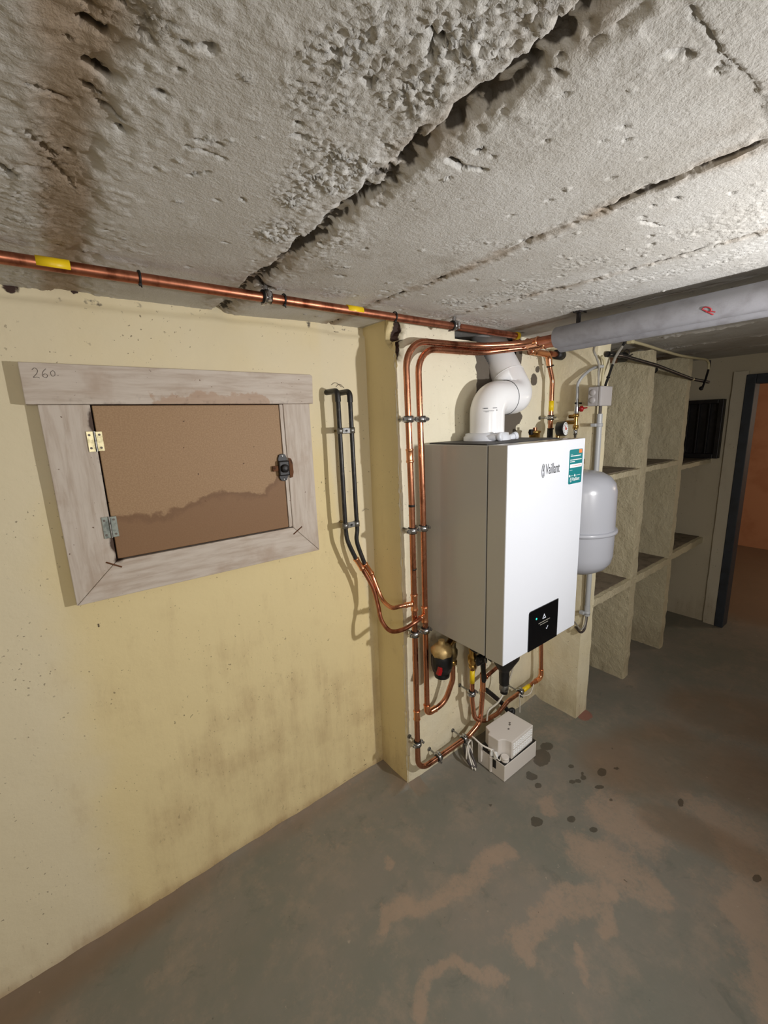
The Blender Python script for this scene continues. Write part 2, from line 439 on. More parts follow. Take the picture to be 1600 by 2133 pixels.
def rough_box(name, a, b, mat, parent=None, step=0.02, amp=0.004, scale=28, attrs=None, seed=3):
    """box of rendered masonry: every face a grid pushed about by one noise field so the edges stay closed but uneven"""
    Ps = []; fs = []; off = 0; base = wloc(parent) if parent else V((0, 0, 0))
    ax = [np.linspace(a[i], b[i], max(2, int(round((b[i] - a[i]) / step)) + 1)) for i in range(3)]
    for d in range(3):
        u, v = [i for i in range(3) if i != d]
        for val, fl in ((a[d], True), (b[d], False)):
            U, W = np.meshgrid(ax[u], ax[v], indexing='ij'); P = np.zeros(U.shape + (3,)); P[..., u] = U; P[..., v] = W; P[..., d] = val
            n, m = U.shape; idx = np.arange(n * m).reshape(n, m) + off
            q = np.stack([idx[:-1, :-1], idx[1:, :-1], idx[1:, 1:], idx[:-1, 1:]], -1).reshape(-1, 4)
            if fl != (d == 1): q = q[:, ::-1]
            Ps.append(P.reshape(-1, 3)); fs.append(q); off += n * m
    P = np.concatenate(Ps); q = np.concatenate(fs)
    D = np.stack([fbm(P, scale, 4, seed + k) - 0.5 for k in range(3)], -1) * 2 * amp
    P2 = P + D
    me = bpy.data.meshes.new(name); me.from_pydata((P2 - np.array([base.x, base.y, base.z])).tolist(), [], q.tolist())
    me.polygons.foreach_set('use_smooth', np.full(len(q), True))
    for k, fn in (attrs or {}).items():
        at = me.attributes.new(k, 'FLOAT', 'POINT'); at.data.foreach_set('value', fn(P).astype(np.float32))
    me.update(); me.materials.append(MAT[mat])
    o = bpy.data.objects.new(name, me); COL.objects.link(o)
    if parent: o.parent = parent
    return o
def axis(*segs):
    out = []
    for a, b, st in segs: out.append(np.arange(a, b - 1e-6, st))
    out.append(np.array([segs[-1][1]])); return np.concatenate(out)

# ------------------------------------------------------------------ room dimensions (metres)
ZC = 1.81                    # ceiling
YW = 1.32                    # yellow wall
YB = 1.15                    # face of the pier that carries the boiler
XP0, XP1 = 0.937, 1.844      # its left arris and where the side wing starts
YS = 0.93                    # front of the masonry shelving
XR = 3.50                    # far wall with the doorway

# ---- floor
def stroke_field(X, Y, pts, w):
    d = np.full(X.shape, 9.0)
    for (a, b) in zip(pts[:-1], pts[1:]):
        ax, ay, bx, by = a[0], a[1], b[0], b[1]; dx, dy = bx - ax, by - ay; l2 = dx * dx + dy * dy + 1e-9
        t = np.clip(((X - ax) * dx + (Y - ay) * dy) / l2, 0, 1)
        d = np.minimum(d, np.hypot(X - ax - t * dx, Y - ay - t * dy))
    return 1 - sstep(d, w * 0.35, w * 1.25)
def fl(*pp): return [PZ(x, y, 0)[:2] for x, y in pp]
xs = axis((-1.6, -0.5, 0.05), (-0.5, 2.1, 0.007), (2.1, 3.6, 0.02), (3.6, 6.2, 0.1))
ys = axis((-2.2, -0.35, 0.06), (-0.35, 1.42, 0.008), (1.42, 2.2, 0.06))
Xg, Yg = np.meshgrid(xs, ys, indexing='ij')
P0 = np.stack([Xg, Yg, np.zeros_like(Xg)], -1)
h = (fbm(P0, 3.0, 4, 1) - 0.5) * 0.012 + (fbm(P0, 40, 3, 2) - 0.5) * 0.0015
edge = np.where(Xg < XP0, YW - Yg, np.where(Xg < XP1, YB - Yg, 9.0))
edge = np.minimum(edge, np.where((Yg > YB) & (Xg < XP0), XP0 - Xg, 9.0))
lip = np.exp(-np.clip(edge, 0, 1) / 0.022) * (0.010 + 0.016 * fbm(P0, 9, 3, 5))
h = np.clip(h, -0.008, 0.002) + lip
pink = np.zeros_like(Xg)
Xw = Xg + (fbm(P0, 9, 3, 201) - 0.5) * 0.12 + (fbm(P0, 34, 3, 202) - 0.5) * 0.035; Yw = Yg + (fbm(P0, 9, 3, 205) - 0.5) * 0.10 + (fbm(P0, 34, 3, 203) - 0.5) * 0.035
for pts, w in [(fl((1062, 1765), (1000, 1815), (940, 1845), (870, 1875), (810, 1900)), 0.035),
               (fl((862, 2125), (885, 2050), (950, 2015), (1035, 2030)), 0.024), (fl((860, 2133), (880, 2070)), 0.022),
               (fl((1190, 1860), (1130, 1910), (1075, 1960), (1110, 1990)), 0.045), (fl((1190, 1880), (1260, 1850)), 0.05),
               (fl((1210, 1760), (1290, 1790), (1340, 1850)), 0.07), (fl((1215, 1970), (1225, 2035)), 0.014),
               (fl((1270, 1890), (1275, 1950)), 0.02), (fl((1280, 1690), (1330, 1740)), 0.09), (fl((1150, 1680), (1130, 1690)), 0.03),
               (fl((1570, 1800), (1560, 1900), (1585, 2000), (1600, 2100)), 0.06), (fl((1480, 1700), (1560, 1760)), 0.09),
               (fl((800, 1780), (815, 1800)), 0.012)]:
    pink = np.maximum(pink, stroke_field(Xw, Yw, pts, w * (0.75 + 0.9 * fbm(P0, 11, 3, 204))))
pink = pink * (0.55 + 0.6 * fbm(P0, 6, 3, 206)) + 0.30 * sstep(fbm(P0, 2.6, 4, 207), 0.52, 0.66)
brown = np.zeros_like(Xg)
for pts, w in [(fl((1300, 1600), (1420, 1560), (1560, 1620)), 0.28), (fl((1480, 1480), (1590, 1500)), 0.3), (fl((1370, 1700), (1570, 1800)), 0.12)]:
    brown = np.maximum(brown, stroke_field(Xg, Yg, pts, w))
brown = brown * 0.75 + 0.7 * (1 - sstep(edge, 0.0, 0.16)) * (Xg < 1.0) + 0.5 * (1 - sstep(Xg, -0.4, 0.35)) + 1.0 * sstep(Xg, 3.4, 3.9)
c4 = lambda x, y: (780 + x / 1.951, 1400 + y / 1.951)
wet = np.zeros_like(Xg)
for x, y, rx, ry in [(680, 345, 36, 36), (640, 425, 24, 14), (628, 412, 12, 10), (665, 460, 15, 11), (800, 380, 12, 8), (850, 425, 12, 10), (805, 443, 16, 8), (828, 440, 14, 8), (925, 405, 19, 17), (915, 466, 21, 8), (845, 408, 7, 6),
                     (800, 597, 18, 14), (660, 610, 24, 20), (648, 598, 14, 10), (890, 640, 18, 11), (1245, 530, 12, 18), (1555, 840, 20, 16), (985, 390, 14, 5), (700, 300, 26, 16), (963, 520, 8, 6), (1020, 850, 8, 8), (470, 540, 10, 5), (965, 310, 5, 3)]:
    c = PZ(*c4(x, y), 0); ex = PZ(*c4(x + rx, y), 0); ey = PZ(*c4(x, y + ry), 0)
    A = np.array([[ex.x - c.x, ey.x - c.x], [ex.y - c.y, ey.y - c.y]]); Ai = np.linalg.inv(A)
    u = Ai[0, 0] * (Xg - c.x) + Ai[0, 1] * (Yg - c.y); v = Ai[1, 0] * (Xg - c.x) + Ai[1, 1] * (Yg - c.y)
    wet = np.maximum(wet, 1 - sstep(np.hypot(u, v), 0.3, 1.65))
rc = PZ(1217, 1490, 0)
red = 1 - sstep(np.hypot((Xg - rc.x) * 1.1, (Yg - rc.y) * 1.5), 0.02, 0.085)
P0[..., 2] = h
fo = gridmesh('floor', P0, 'floor_screed', dict(pink=pink, brown=brown, wet=wet, red=red)); tag(fo, kind='structure')

# ---- ceiling of concrete planks: joints, crumbling render and pits are real relief
xs = axis((-1.6, -0.30, 0.03), (-0.30, 0.75, 0.0028), (0.75, 1.55, 0.0036), (1.55, 3.6, 0.010), (3.6, 6.2, 0.1))
ys = axis((-2.2, -0.15, 0.05), (-0.15, 1.0, 0.0029), (1.0, 1.36, 0.0042), (1.36, 2.2, 0.08))
Xg, Yg = np.meshgrid(xs, ys, indexing='ij')
P0 = np.stack([Xg, Yg, np.zeros_like(Xg)], -1)
up_ = np.zeros_like(Xg)                     # displacement upward (into the slab)
stain = np.zeros_like(Xg); dark = np.zeros_like(Xg)
low = fbm(P0, 4, 3, 22); mid = fbm(P0 * np.array([1, 0.55, 1]), 45, 2, 23); nf = fbm(P0, 330, 1, 24); nm = fbm(P0, 75, 2, 25)
up_ += (low - 0.5) * 0.006 + (mid - 0.5) * 0.0012 + (nf - 0.5) * 0.0007
joints = [(0.075, 0.040, 0.005, 0.25, 0), (0.422, 0.018, 0.013, 1.3, 1), (0.787, 0.009, 0.007, 1.05, 2), (1.10, 0.008, 0.006, 0.95, 3), (1.475, 0.005, 0.006, 0.4, 4), (1.86, 0.005, 0.006, 0.35, 5),
          (2.25, 0.005, -0.008, 0.1, 6), (2.66, 0.005, -0.007, 0.1, 7), (3.05, 0.005, -0.006, 0.1, 8)]
for x0, w, dep, dk, k in joints:
    i0, i1 = np.searchsorted(xs, [x0 - 0.16, x0 + 0.16]); W = slice(i0, i1); Q = P0[W]; X_ = Xg[W]; Y_ = Yg[W]
    xc = x0 + (fbm(Q, 5, 3, 30 + k) - 0.5) * 0.030 + (fbm(Q, 48, 3, 130 + k) - 0.5) * w * 1.1
    if k == 3: xc = xc + 0.05 * sstep(0.95 - Y_, 0, 0.5)
    ww = w * (0.15 + 1.5 * fbm(Q, 20, 3, 40 + k))
    d = np.abs(X_ - xc)
    g = 1 - sstep(d, ww * 0.45, ww * 1.25)
    gate = sstep(fbm(Q, 9, 3, 50 + k), 0.28, 0.50) if k != 1 else 0.35 + 0.65 * sstep(fbm(Q, 14, 3, 51), 0.3, 0.5)
    inn = nm[W]
    up_[W] += g * dep * gate * (0.5 + 1.1 * inn)
    rid = np.exp(-((d - ww * 2.2) / (ww * 1.3 + 0.004)) ** 2)
    up_[W] -= rid * 0.0016 * sstep(inn, 0.45, 0.65)
    dark[W] = np.maximum(dark[W], g * gate * dk * (0.25 + sstep(inn, 0.36, 0.58)))
    if k in (1, 2, 3):      # dark spots strung along the joint
        sp = np.exp(-((X_ - xc) / (w * 1.6)) ** 2) * sstep(fbm(Q, 60, 2, 150 + k), 0.60, 0.70)
        up_[W] += sp * 0.005; dark[W] = np.maximum(dark[W], sp * 0.95)
    stain[W] = np.maximum(stain[W], np.exp(-(d / (w * 2.6 + 0.014)) ** 2) * (0.2 if k == 0 else 0.50))
# the second joint: mortar slopes away smoothly on its right
up_ -= 0.005 * sstep(Xg - 0.435, 0, 0.03) * (1 - sstep(Xg - 0.435, 0.05, 0.3))
# crumbling render left of the second joint and in streaks
crum = np.exp(-((Xg - 0.362) / 0.050) ** 2) * sstep(Yg, 0.05, 0.3) * (1 - sstep(Yg, 0.70, 0.90)) * 1.1
crum += 0.9 * np.exp(-((Xg - 0.275) / 0.045) ** 2) * np.exp(-((Yg - 0.42) / 0.13) ** 2)
crum += 0.5 * np.exp(-((Xg - 0.52) / 0.06) ** 2) * np.exp(-((Yg - 0.27) / 0.12) ** 2)
crum += 0.35 * sstep(fbm(P0, 6, 3, 81), 0.56, 0.68)
crum += 0.5 * np.exp(-((Xg - 1.02) / 0.08) ** 2) * sstep(Yg, 0.3, 0.6) + 0.55 * np.exp(-((Xg - 1.30) / 0.12) ** 2) + 0.4 * np.exp(-((Xg - 0.02) / 0.10) ** 2)
crum = np.clip(crum * (0.4 + 1.2 * sstep(fbm(P0, 14, 3, 82), 0.35, 0.65)), 0, 1.2)
up_ -= crum * (sstep(nf, 0.50, 0.85) * 0.0034 + sstep(nm, 0.52, 0.70) * 0.0016)
up_ += crum * sstep(nf, 0.42, 0.15) * 0.0020
# pits
rp = np.random.RandomState(5)
for k in range(330):
    px_ = rp.uniform(-0.3, 1.6); py_ = rp.uniform(-0.1, 1.25); r = rp.uniform(0.0025, 0.0055) * (1.8 if rp.rand() < 0.08 else 1); el = rp.uniform(0.5, 1.0)
    i0, i1 = np.searchsorted(xs, [px_ - r * 2.5, px_ + r * 2.5]); j0, j1 = np.searchsorted(ys, [py_ - r * 2.5, py_ + r * 2.5])
    if i1 <= i0 or j1 <= j0: continue
    dd = np.hypot((Xg[i0:i1, j0:j1] - px_) * el, (Yg[i0:i1, j0:j1] - py_)) / r + (nf[i0:i1, j0:j1] - 0.5) * 1.6
    g = 1 - sstep(dd, 0.3, 1.1)
    up_[i0:i1, j0:j1] += g * (0.004 if rp.rand() < 0.6 else -0.003)
    if rp.rand() < 0.3: dark[i0:i1, j0:j1] = np.maximum(dark[i0:i1, j0:j1], g * 0.8)
# larger chips and cracks seen in the photograph: (pixel from, pixel to, half width, depth)
Xc_ = Xg + (nf - 0.5) * 0.008 + (nm - 0.5) * 0.008; Yc_ = Yg + (fbm(P0, 160, 2, 26) - 0.5) * 0.008 + (fbm(P0, 60, 2, 27) - 0.5) * 0.008
for a, b, w, dep, dk in [((185, 62), (205, 70), 0.007, 0.012, 1.2), ((195, 150), (215, 165), 0.007, 0.012, 1.2), ((180, 188), (192, 195), 0.004, 0.010, 1.1), ((112, 210), (128, 214), 0.005, 0.010, 1.0), ((210, 222), (245, 250), 0.0035, 0.008, 0.8), ((245, 272), (250, 280), 0.004, 0.008, 1.0), ((165, 8), (190, 22), 0.004, 0.008, 0.6), ((60, 180), (120, 210), 0.003, 0.007, 0.6), ((60, 280), (110, 330), 0.004, 0.007, 0.55),
                         ((0, 345), (20, 365), 0.008, 0.010, 0.8), ((60, 355), (90, 362), 0.004, 0.007, 0.7), ((105, 340), (150, 390), 0.003, 0.006, 0.6), ((140, 325), (146, 330), 0.004, 0.008, 0.9), ((390, 305), (470, 330), 0.003, 0.004, 0.6), ((405, 290), (460, 302), 0.003, 0.005, 0.6), ((395, 365), (430, 357), 0.003, 0.004, 0.5), ((620, 283), (640, 288), 0.004, 0.006, 0.5), ((763, 165), (775, 178), 0.005, 0.006, 0.5),
                         ((538, 588), (562, 596), 0.012, 0.016, 1.3), ((420, 95), (440, 102), 0.004, 0.008, 0.5), ((385, 85), (400, 92), 0.003, 0.006, 0.5), ((310, 50), (320, 55), 0.003, 0.006, 0.6), ((130, 78), (142, 90), 0.003, 0.006, 0.6), ((465, 505), (475, 508), 0.003, 0.006, 0.7), ((500, 415), (510, 420), 0.003, 0.005, 0.6), ((940, 325), (965, 340), 0.006, 0.010, 1.0), ((898, 65), (925, 85), 0.005, 0.008, 0.9), ((905, 80), (900, 120), 0.003, 0.006, 0.6),
                         ((830, 345), (885, 265), 0.006, 0.008, 0.8), ((745, 425), (800, 390), 0.006, 0.008, 0.8), ((1440, 0), (1600, 215), 0.002, 0.003, 0.2), ((1030, 690), (1090, 695), 0.02, 0.008, 0.7), ((980, 340), (1010, 345), 0.004, 0.006, 0.8), ((1160, 145), (1175, 148), 0.004, 0.006, 0.8), ((1340, 460), (1375, 470), 0.003, 0.005, 0.6), ((1400, 100), (1440, 110), 0.004, 0.006, 0.5)]:
    A = PZ(*a, ZC); B = PZ(*b, ZC); mg = 0.05
    i0, i1 = np.searchsorted(xs, [min(A.x, B.x) - mg, max(A.x, B.x) + mg]); j0, j1 = np.searchsorted(ys, [min(A.y, B.y) - mg, max(A.y, B.y) + mg]); W = (slice(i0, i1), slice(j0, j1))
    g = stroke_field(Xc_[W], Yc_[W], [A[:2], B[:2]], w)
    up_[W] += g * dep; dark[W] = np.maximum(dark[W], g * dk)
# the bay towards the camera is rendered a little thicker, its edge a ragged step
up_ -= 0.003 * (1 - sstep(Yc_ - 0.176, 0, 0.005)) * sstep(Xg, 0.42, 0.5)
stain += 0.70 * np.exp(-((Xg - 0.065) / 0.038) ** 2) + 0.04 * (1 - sstep(Xg, -0.1, 0.30)) + 0.22 * sstep(Yg, 1.0, 1.3) + 0.1 * sstep(fbm(P0, 3, 3, 91), 0.5, 0.7)
stain += 0.35 * (1 - sstep(np.hypot(Xg - 1.45, Yg - 1.1), 0.05, 0.3))
P0[..., 2] = ZC + np.clip(up_, -0.02, 0.05)
co = bpy.data.objects.new('ceiling', None); COL.objects.link(co); tag(co, kind='structure')
cuts = [0] + [int(np.searchsorted(xs, j[0])) for j in joints] + [len(xs) - 1]
for a, b in zip(cuts[:-1], cuts[1:]):
    sl = slice(a, b + 1)
    gridmesh('plank', P0[sl], 'ceiling_render', dict(stain=stain[sl], dark=dark[sl]), flip=True).parent = co
part('top_slab', MB().box((-1.6, -2.2, ZC + 0.10), (6.2, 2.2, ZC + 0.2)), 'slab_bare', co)

# ---- yellow wall with the hatch
xs = axis((-1.6, -0.4, 0.04), (-0.4, XP0 + 0.001, 0.008)); zs = axis((-0.02, ZC + 0.03, 0.008))
Xg, Zg = np.meshgrid(xs, zs, indexing='ij'); P0 = np.stack([Xg, np.full_like(Xg, YW), Zg], -1)
rel = (fbm(P0, 3, 3, 101) - 0.5) * 0.010 + (fbm(P0, 18, 3, 102) - 0.5) * 0.0022
rel *= sstep(XP0 - Xg, 0.0, 0.05)
topz = ZC - 0.02 - 0.02 * fbm(P0, 6, 3, 103)
rel -= 0.010 * sstep(Zg, topz - 0.004, topz + 0.01)
P0[..., 1] -= rel
pale = 0.95 * (1 - sstep(Xg, -0.25, 0.12)) + 0.65 * sstep(Zg, 1.15, 1.55) + 0.5 * sstep(Xg, 0.74, 0.80) * sstep(Zg, 0.75, 1.0) + 0.5 * np.exp(-((Xg - 0.905) / 0.02) ** 2)
dirt = 0.42 * np.exp(-((Zg - 0.33) / 0.24) ** 2) * sstep(Xg, 0.0, 0.12) + 0.35 * (1 - sstep(Zg, 0.0, 0.22)) + 0.25 * np.exp(-((Zg - 0.75) / 0.25) ** 2) * np.exp(-((Xg - 0.25) / 0.25) ** 2)
dirt += 0.45 * (1 - sstep(Zg, 0.01, 0.06)) - 0.15 * sstep(Zg, 1.1, 1.4)
bare_shade = 0.36 * sstep(Zg, topz - 0.008, topz + 0.004)  # grey band at the wall top paints in the gas pipe's shadow
dkm = np.zeros_like(Xg)
for (px, py, r, k) in [(185, 1302, 0.008, 0.55), (205, 1302, 0.010, 0.6), (745, 1440, 0.006, 0.5), (495, 1750, 0.010, 0.5), (490, 1670, 0.008, 0.45), (155, 603, 0.012, 0.75), (20, 592, 0.025, 0.7), (285, 1855, 0.006, 0.5)]:
    p = PY(px, py, YW); dkm = np.maximum(dkm, k * (1 - sstep(np.hypot(Xg - p.x, Zg - p.z), r * 0.3, r * 1.3)))
for a, b, w in [((700, 690), (740, 688), 0.004), ((470, 645), (500, 630), 0.004), ((5, 598), (40, 595), 0.006), ((790, 1570), (700, 1640), 0.004)]:
    A = PY(*a, YW); B = PY(*b, YW); dkm = np.maximum(dkm, 0.5 * stroke_field(Xg, Zg, [(A.x, A.z), (B.x, B.z)], w))
wo = gridmesh('wall_back', P0, 'plaster_yellow', dict(pale=np.clip(pale, 0, 1), dirt=dirt, bare_shade=bare_shade, dark=dkm), flip=True); tag(wo, kind='structure')

# ---- pier with the boiler: its left cheek and its face, chipped along the arris
def arris(Z):
    q = np.stack([Z * 0 + 1.0, Z * 0, Z], -1); return np.clip(fbm(q, 22, 4, 111) - 0.42, 0, 1) * 0.030 + np.clip(fbm(q, 70, 2, 112) - 0.5, 0, 1) * 0.012
zs = axis((-0.02, ZC + 0.03, 0.006))
ys = axis((YB, YW + 0.02, 0.006)); Yg, Zg = np.meshgrid(ys, zs, indexing='ij'); P0 = np.stack([np.full_like(Yg, XP0), Yg, Zg], -1)
cut = arris(Zg) * np.exp(-(Yg - YB) / 0.010)
P0[..., 0] += cut + (fbm(P0, 8, 3, 113) - 0.5) * 0.006 * sstep(Yg - YB, 0, 0.03)
hole = PX(815, 683, XP0 + 0.004)
hd = np.hypot((Yg - YB - 0.016) / 0.030, (Zg - 1.775) / 0.040) + (fbm(P0, 50, 3, 114) - 0.5) * 1.0
hm = 1 - sstep(hd, 0.75, 1.05)
P0[..., 0] += 0.05 * hm
so = gridmesh('wall_pier_cheek', P0, 'plaster_yellow', dict(pale=np.full_like(Yg, 0.12), dirt=0.35 * (1 - sstep(Zg, 0, 0.3)) + 0.05, bare_shade=0 * Yg, dark=hm * 1.4), flip=True); tag(so, kind='structure')
xs = axis((XP0, XP1 + 0.02, 0.006)); Xg, Zg = np.meshgrid(xs, zs, indexing='ij'); P0 = np.stack([Xg, np.full_like(Xg, YB), Zg], -1)
P0[..., 1] += arris(Zg) * np.exp(-(Xg - XP0) / 0.010) - (fbm(P0, 10, 3, 115) - 0.5) * 0.006 - (fbm(P0, 60, 3, 116) - 0.5) * 0.0016
hd = np.minimum(np.hypot((Xg - XP0 - 0.010) / 0.034, (Zg - 1.778) / 0.036), np.hypot((Xg - XP0 - 0.014) / 0.020, (Zg - 1.735) / 0.055)) + (fbm(P0, 50, 3, 114) - 0.5) * 0.9
hm = 1 - sstep(hd, 0.75, 1.05); P0[..., 1] += 0.05 * hm
# broken hole round the flue
FC = (1.495, 1.745)
fd = np.hypot((Xg - FC[0]) / 0.118, (Zg - FC[1]) / 0.098) + (fbm(P0, 22, 3, 117) - 0.5) * 0.5
fdq = (fd[:-1, :-1] + fd[1:, 1:]) / 2
keep = ~((fdq < 0.86) | ((Zg[:-1, :-1] > 1.765) & (Xg[:-1, :-1] > 1.20 + 0.02 * fbm(P0, 30, 2, 118)[:-1, :-1]) & (Xg[:-1, :-1] < 1.58)))
fdp = fd
pale = 0.55 + 0.25 * sstep(Zg, 0.8, 1.5)
bare_shade = 0.85 * sstep(Xg, 1.315, 1.365) * (1 - sstep(Xg, 1.585 , 1.64)) * sstep(Zg, 1.36, 1.42) * (1 - 0.9 * sstep(Xg, 1.52, 1.56) * sstep(Zg, 1.50, 1.56) * (1 - sstep(Zg, 1.62, 1.68))) + 0.8 * (1 - sstep(fdp, 1.0, 1.35)) + 0.7 * np.exp(-((Xg - 1.27) / 0.06) ** 2 - ((Zg - 1.73) / 0.03) ** 2)
for px, py, r in [(1112, 790, 0.03), (1000, 765, 0.03), (1075, 870, 0.05), (1010, 730, 0.05), (1120, 770, 0.02)]:
    p = PY(px, py, YB); bare_shade = np.maximum(bare_shade, 0.7 * (1 - sstep(np.hypot(Xg - p.x, Zg - p.z), r * 0.5, r * 1.4)))
dirt = 0.4 * (1 - sstep(Zg, 0.0, 0.25)) + 0.12 * sstep(Xg, 1.5, 1.8) + 0.35 * sstep(Xg, 1.5, 1.7) * (1 - sstep(Zg, 0.05, 0.3))
po = gridmesh('wall_pier', P0, 'plaster_cream', dict(pale=pale, dirt=dirt, bare_shade=bare_shade, dark=hm * 1.4), keep=keep, flip=True); tag(po, kind='structure')
# flue shaft behind the pier face
sh = MB()
x0, x1, y0, y1, z0, z1 = 1.18, 1.64, YB + 0.008, YB + 0.30, 1.60, ZC + 0.09
sh.add([(x0, y0, z0), (x1, y0, z0), (x1, y1, z0), (x0, y1, z0), (x0, y0, z1), (x1, y0, z1), (x1, y1, z1), (x0, y1, z1)], [(0, 1, 2, 3), (2, 3, 7, 6), (0, 3, 7, 4), (1, 2, 6, 5), (4, 5, 6, 7)])
struct('wall_shaft', sh, 'dark_lining')

# ---- masonry shelving right of the boiler
SH = thing('masonry_shelving', (2.4, 1.1, 0), 'rendered masonry shelving with open square bays beside the doorway', 'shelving')
def mud(P): return 0.45 * (1 - sstep(P[:, 2], 0.02, 0.28)) + 0.1
def pl(P): return 0.5 + 0 * P[:, 0]
def z0_(P): return 0 * P[:, 0]
at = dict(dirt=mud, pale=pl, bare_shade=z0_, dark=z0_)
rough_box('divider', (XP1, YS, -0.01), (1.950, 1.40, ZC + 0.02), 'plaster_cream', SH, 0.016, 0.005, 14, at, 5)
rough_box('divider', (2.350, YS, -0.01), (2.418, 1.40, 1.775), 'plaster_rough', SH, 0.014, 0.007, 24, at, 6)
rough_box('divider', (2.855, YS, -0.01), (2.915, 1.40, 1.775), 'plaster_rough', SH, 0.014, 0.007, 24, at, 7)
def slab(x0, x1, zt, th, yf=YS):
    o = rough_box('shelf', (x0, yf, zt - th), (x1, 1.40, zt), 'plaster_rough', SH, 0.014, 0.005, 30, at, 8)
    rough_box('shelf_top', (x0 - 0.003, yf + 0.022, zt - 0.004), (x1 + 0.003, 1.40, zt + 0.003), 'slab_bare', o, 0.02, 0.002, 30, None, 9)
slab(1.94, 2.36, 1.200, 0.026); slab(2.41, 2.865, 1.202, 0.026); slab(2.905, 3.505, 1.160, 0.026, 0.95)
slab(1.94, 2.36, 0.600, 0.038); slab(2.41, 2.865, 0.605, 0.040); slab(2.905, 3.505, 0.612, 0.042, 0.945)

def full(name, a, b, mat, step=0.03, amp=0.004, sc=12, d=0.1, p=0.5, seed=4):
    o = rough_box(name, a, b, mat, None, step, amp, sc, dict(dirt=lambda P: d + 0.5 * (1 - sstep(P[:, 2], 0.0, 0.25)), pale=lambda P: p + 0 * P[:, 0], bare_shade=z0_, dark=z0_), seed)
    return tag(o, kind='structure')
full('wall_alcove', (1.90, 1.385, -0.02), (3.65, 1.50, ZC + 0.05), 'plaster_plain', 0.04)
full('wall_recess', (-1.6, YW + 0.06, -0.02), (1.95, 1.52, ZC + 0.05), 'plaster_plain', 0.2)
# far wall with the doorway: left of the door, a proud strip, the lintel, right of the door
full('wall_right', (XR, 0.782, -0.02), (XR + 0.065, 1.42, ZC + 0.04), 'plaster_plain', 0.03, 0.003, 9, 0.0, 0.2)
full('wall_strip', (XR - 0.022, 0.806, -0.01), (XR + 0.02, 0.880, 1.712), 'plaster_plain', 0.02, 0.003, 20, 0.05, 0.7)
full('wall_lintel', (XR, -0.06, 1.665), (XR + 0.065, 0.80, ZC + 0.04), 'plaster_plain', 0.04, 0.003, 9, 0.05, 0.3)
full('wall_doorside', (XR, -2.2, -0.02), (XR + 0.065, -0.06, ZC + 0.04), 'plaster_plain', 0.1, 0.003, 9)
df = tag(bpy.data.objects.new('door_1', None), kind='structure'); COL.objects.link(df); df.location = (XR, 0.36, 0)
part('frame_post', MB().box((XR - 0.028, 0.764, 0), (XR + 0.075, 0.814, 1.688), 0.004), 'blue_paint', df)
part('frame_post', MB().box((XR - 0.028, -0.09, 0), (XR + 0.075, -0.04, 1.688), 0.004), 'blue_paint', df)
part('frame_head', MB().box((XR - 0.028, -0.04, 1.630), (XR + 0.075, 0.764, 1.688), 0.004), 'blue_paint', df)
# the room beyond
full('wall_far', (5.88, -2.2, -0.02), (6.0, 2.2, ZC + 0.05), 'salmon_plaster', 0.2)
full('wall_beyond', (3.66, 1.9, -0.02), (5.9, 2.0, ZC + 0.05), 'salmon_plaster', 0.2)
# behind and left of the camera
full('wall_left', (-1.62, -2.2, -0.02), (-1.5, 1.5, ZC + 0.05), 'plaster_plain', 0.15)
full('wall_rear', (-1.6, -2.2, -0.02), (6.0, -2.08, ZC + 0.05), 'plaster_plain', 0.2)

# ------------------------------------------------------------------ boiler
BX0, BX1, BY0, BZ0, BZ1 = 1.053, 1.496, 0.781, 0.678, 1.397
B = thing('wall_boiler', ((BX0 + BX1) / 2, 0.96, BZ0), 'white wall-hung gas boiler with grey side panel and black touch display', 'boiler')
body = part('body', MB().box((BX0 + 0.001, BY0 + 0.078, BZ0 + 0.002), (BX1 - 0.001, YB - 0.006, BZ1 - 0.002), 0.003), 'casing_grey', B, 'light grey metal side and rear casing')
part('seam', MB().box((BX0 + 0.004, BY0 + 0.070, BZ0 + 0.004), (BX1 - 0.004, BY0 + 0.080, BZ1 - 0.004)), 'seam_dark', B)
fr = part('front_cover', MB().box((BX0, BY0 + 0.002, BZ0), (BX1, BY0 + 0.0725, BZ1), 0.002), 'casing_grey', B)
part('front_panel', MB().box((BX0, BY0, BZ0), (BX1, BY0 + 0.006, BZ1), 0.0022), 'casing_white', B, 'glossy white front panel')
part('underside', MB().box((BX0 + 0.02, BY0 + 0.09, BZ0 - 0.004), (BX1 - 0.02, YB - 0.02, BZ0 + 0.003)), 'boiler_inside', B)
part('top_plate', MB().box((BX0 + 0.015, BY0 + 0.09, BZ1 - 0.004), (BX1 - 0.015, YB - 0.02, BZ1 + 0.002)), 'boiler_inside', B)
part('catch', MB().box((BX1 - 0.002, BY0 + 0.03, 1.360), (BX1 + 0.006, BY0 + 0.045, 1.378), 0.002), 'casing_white', B)
yb = BY0
def quad(pp, y, th, bev=0.0, rnd=0.0):
    P = [PY(a, b, y) for a, b in pp]; x0 = (P[0].x + P[3].x) / 2; x1 = (P[1].x + P[2].x) / 2; z1 = (P[0].z + P[1].z) / 2; z0 = (P[2].z + P[3].z) / 2
    poly = []
    if rnd:
        for cx, cz, a0 in ((x1 - rnd, z1 - rnd, 0), (x0 + rnd, z1 - rnd, 90), (x0 + rnd, z0 + rnd, 180), (x1 - rnd, z0 + rnd, 270)):
            for k in range(5):
                a = math.radians(a0 + k * 22.5); poly.append((cx + rnd * math.cos(a), y, cz + rnd * math.sin(a)))
    else: poly = [(x0, y, z1), (x1, y, z1), (x1, y, z0), (x0, y, z0)]
    return MB().prism(poly, (0, -th, 0), bev), x0, x1, z0, z1
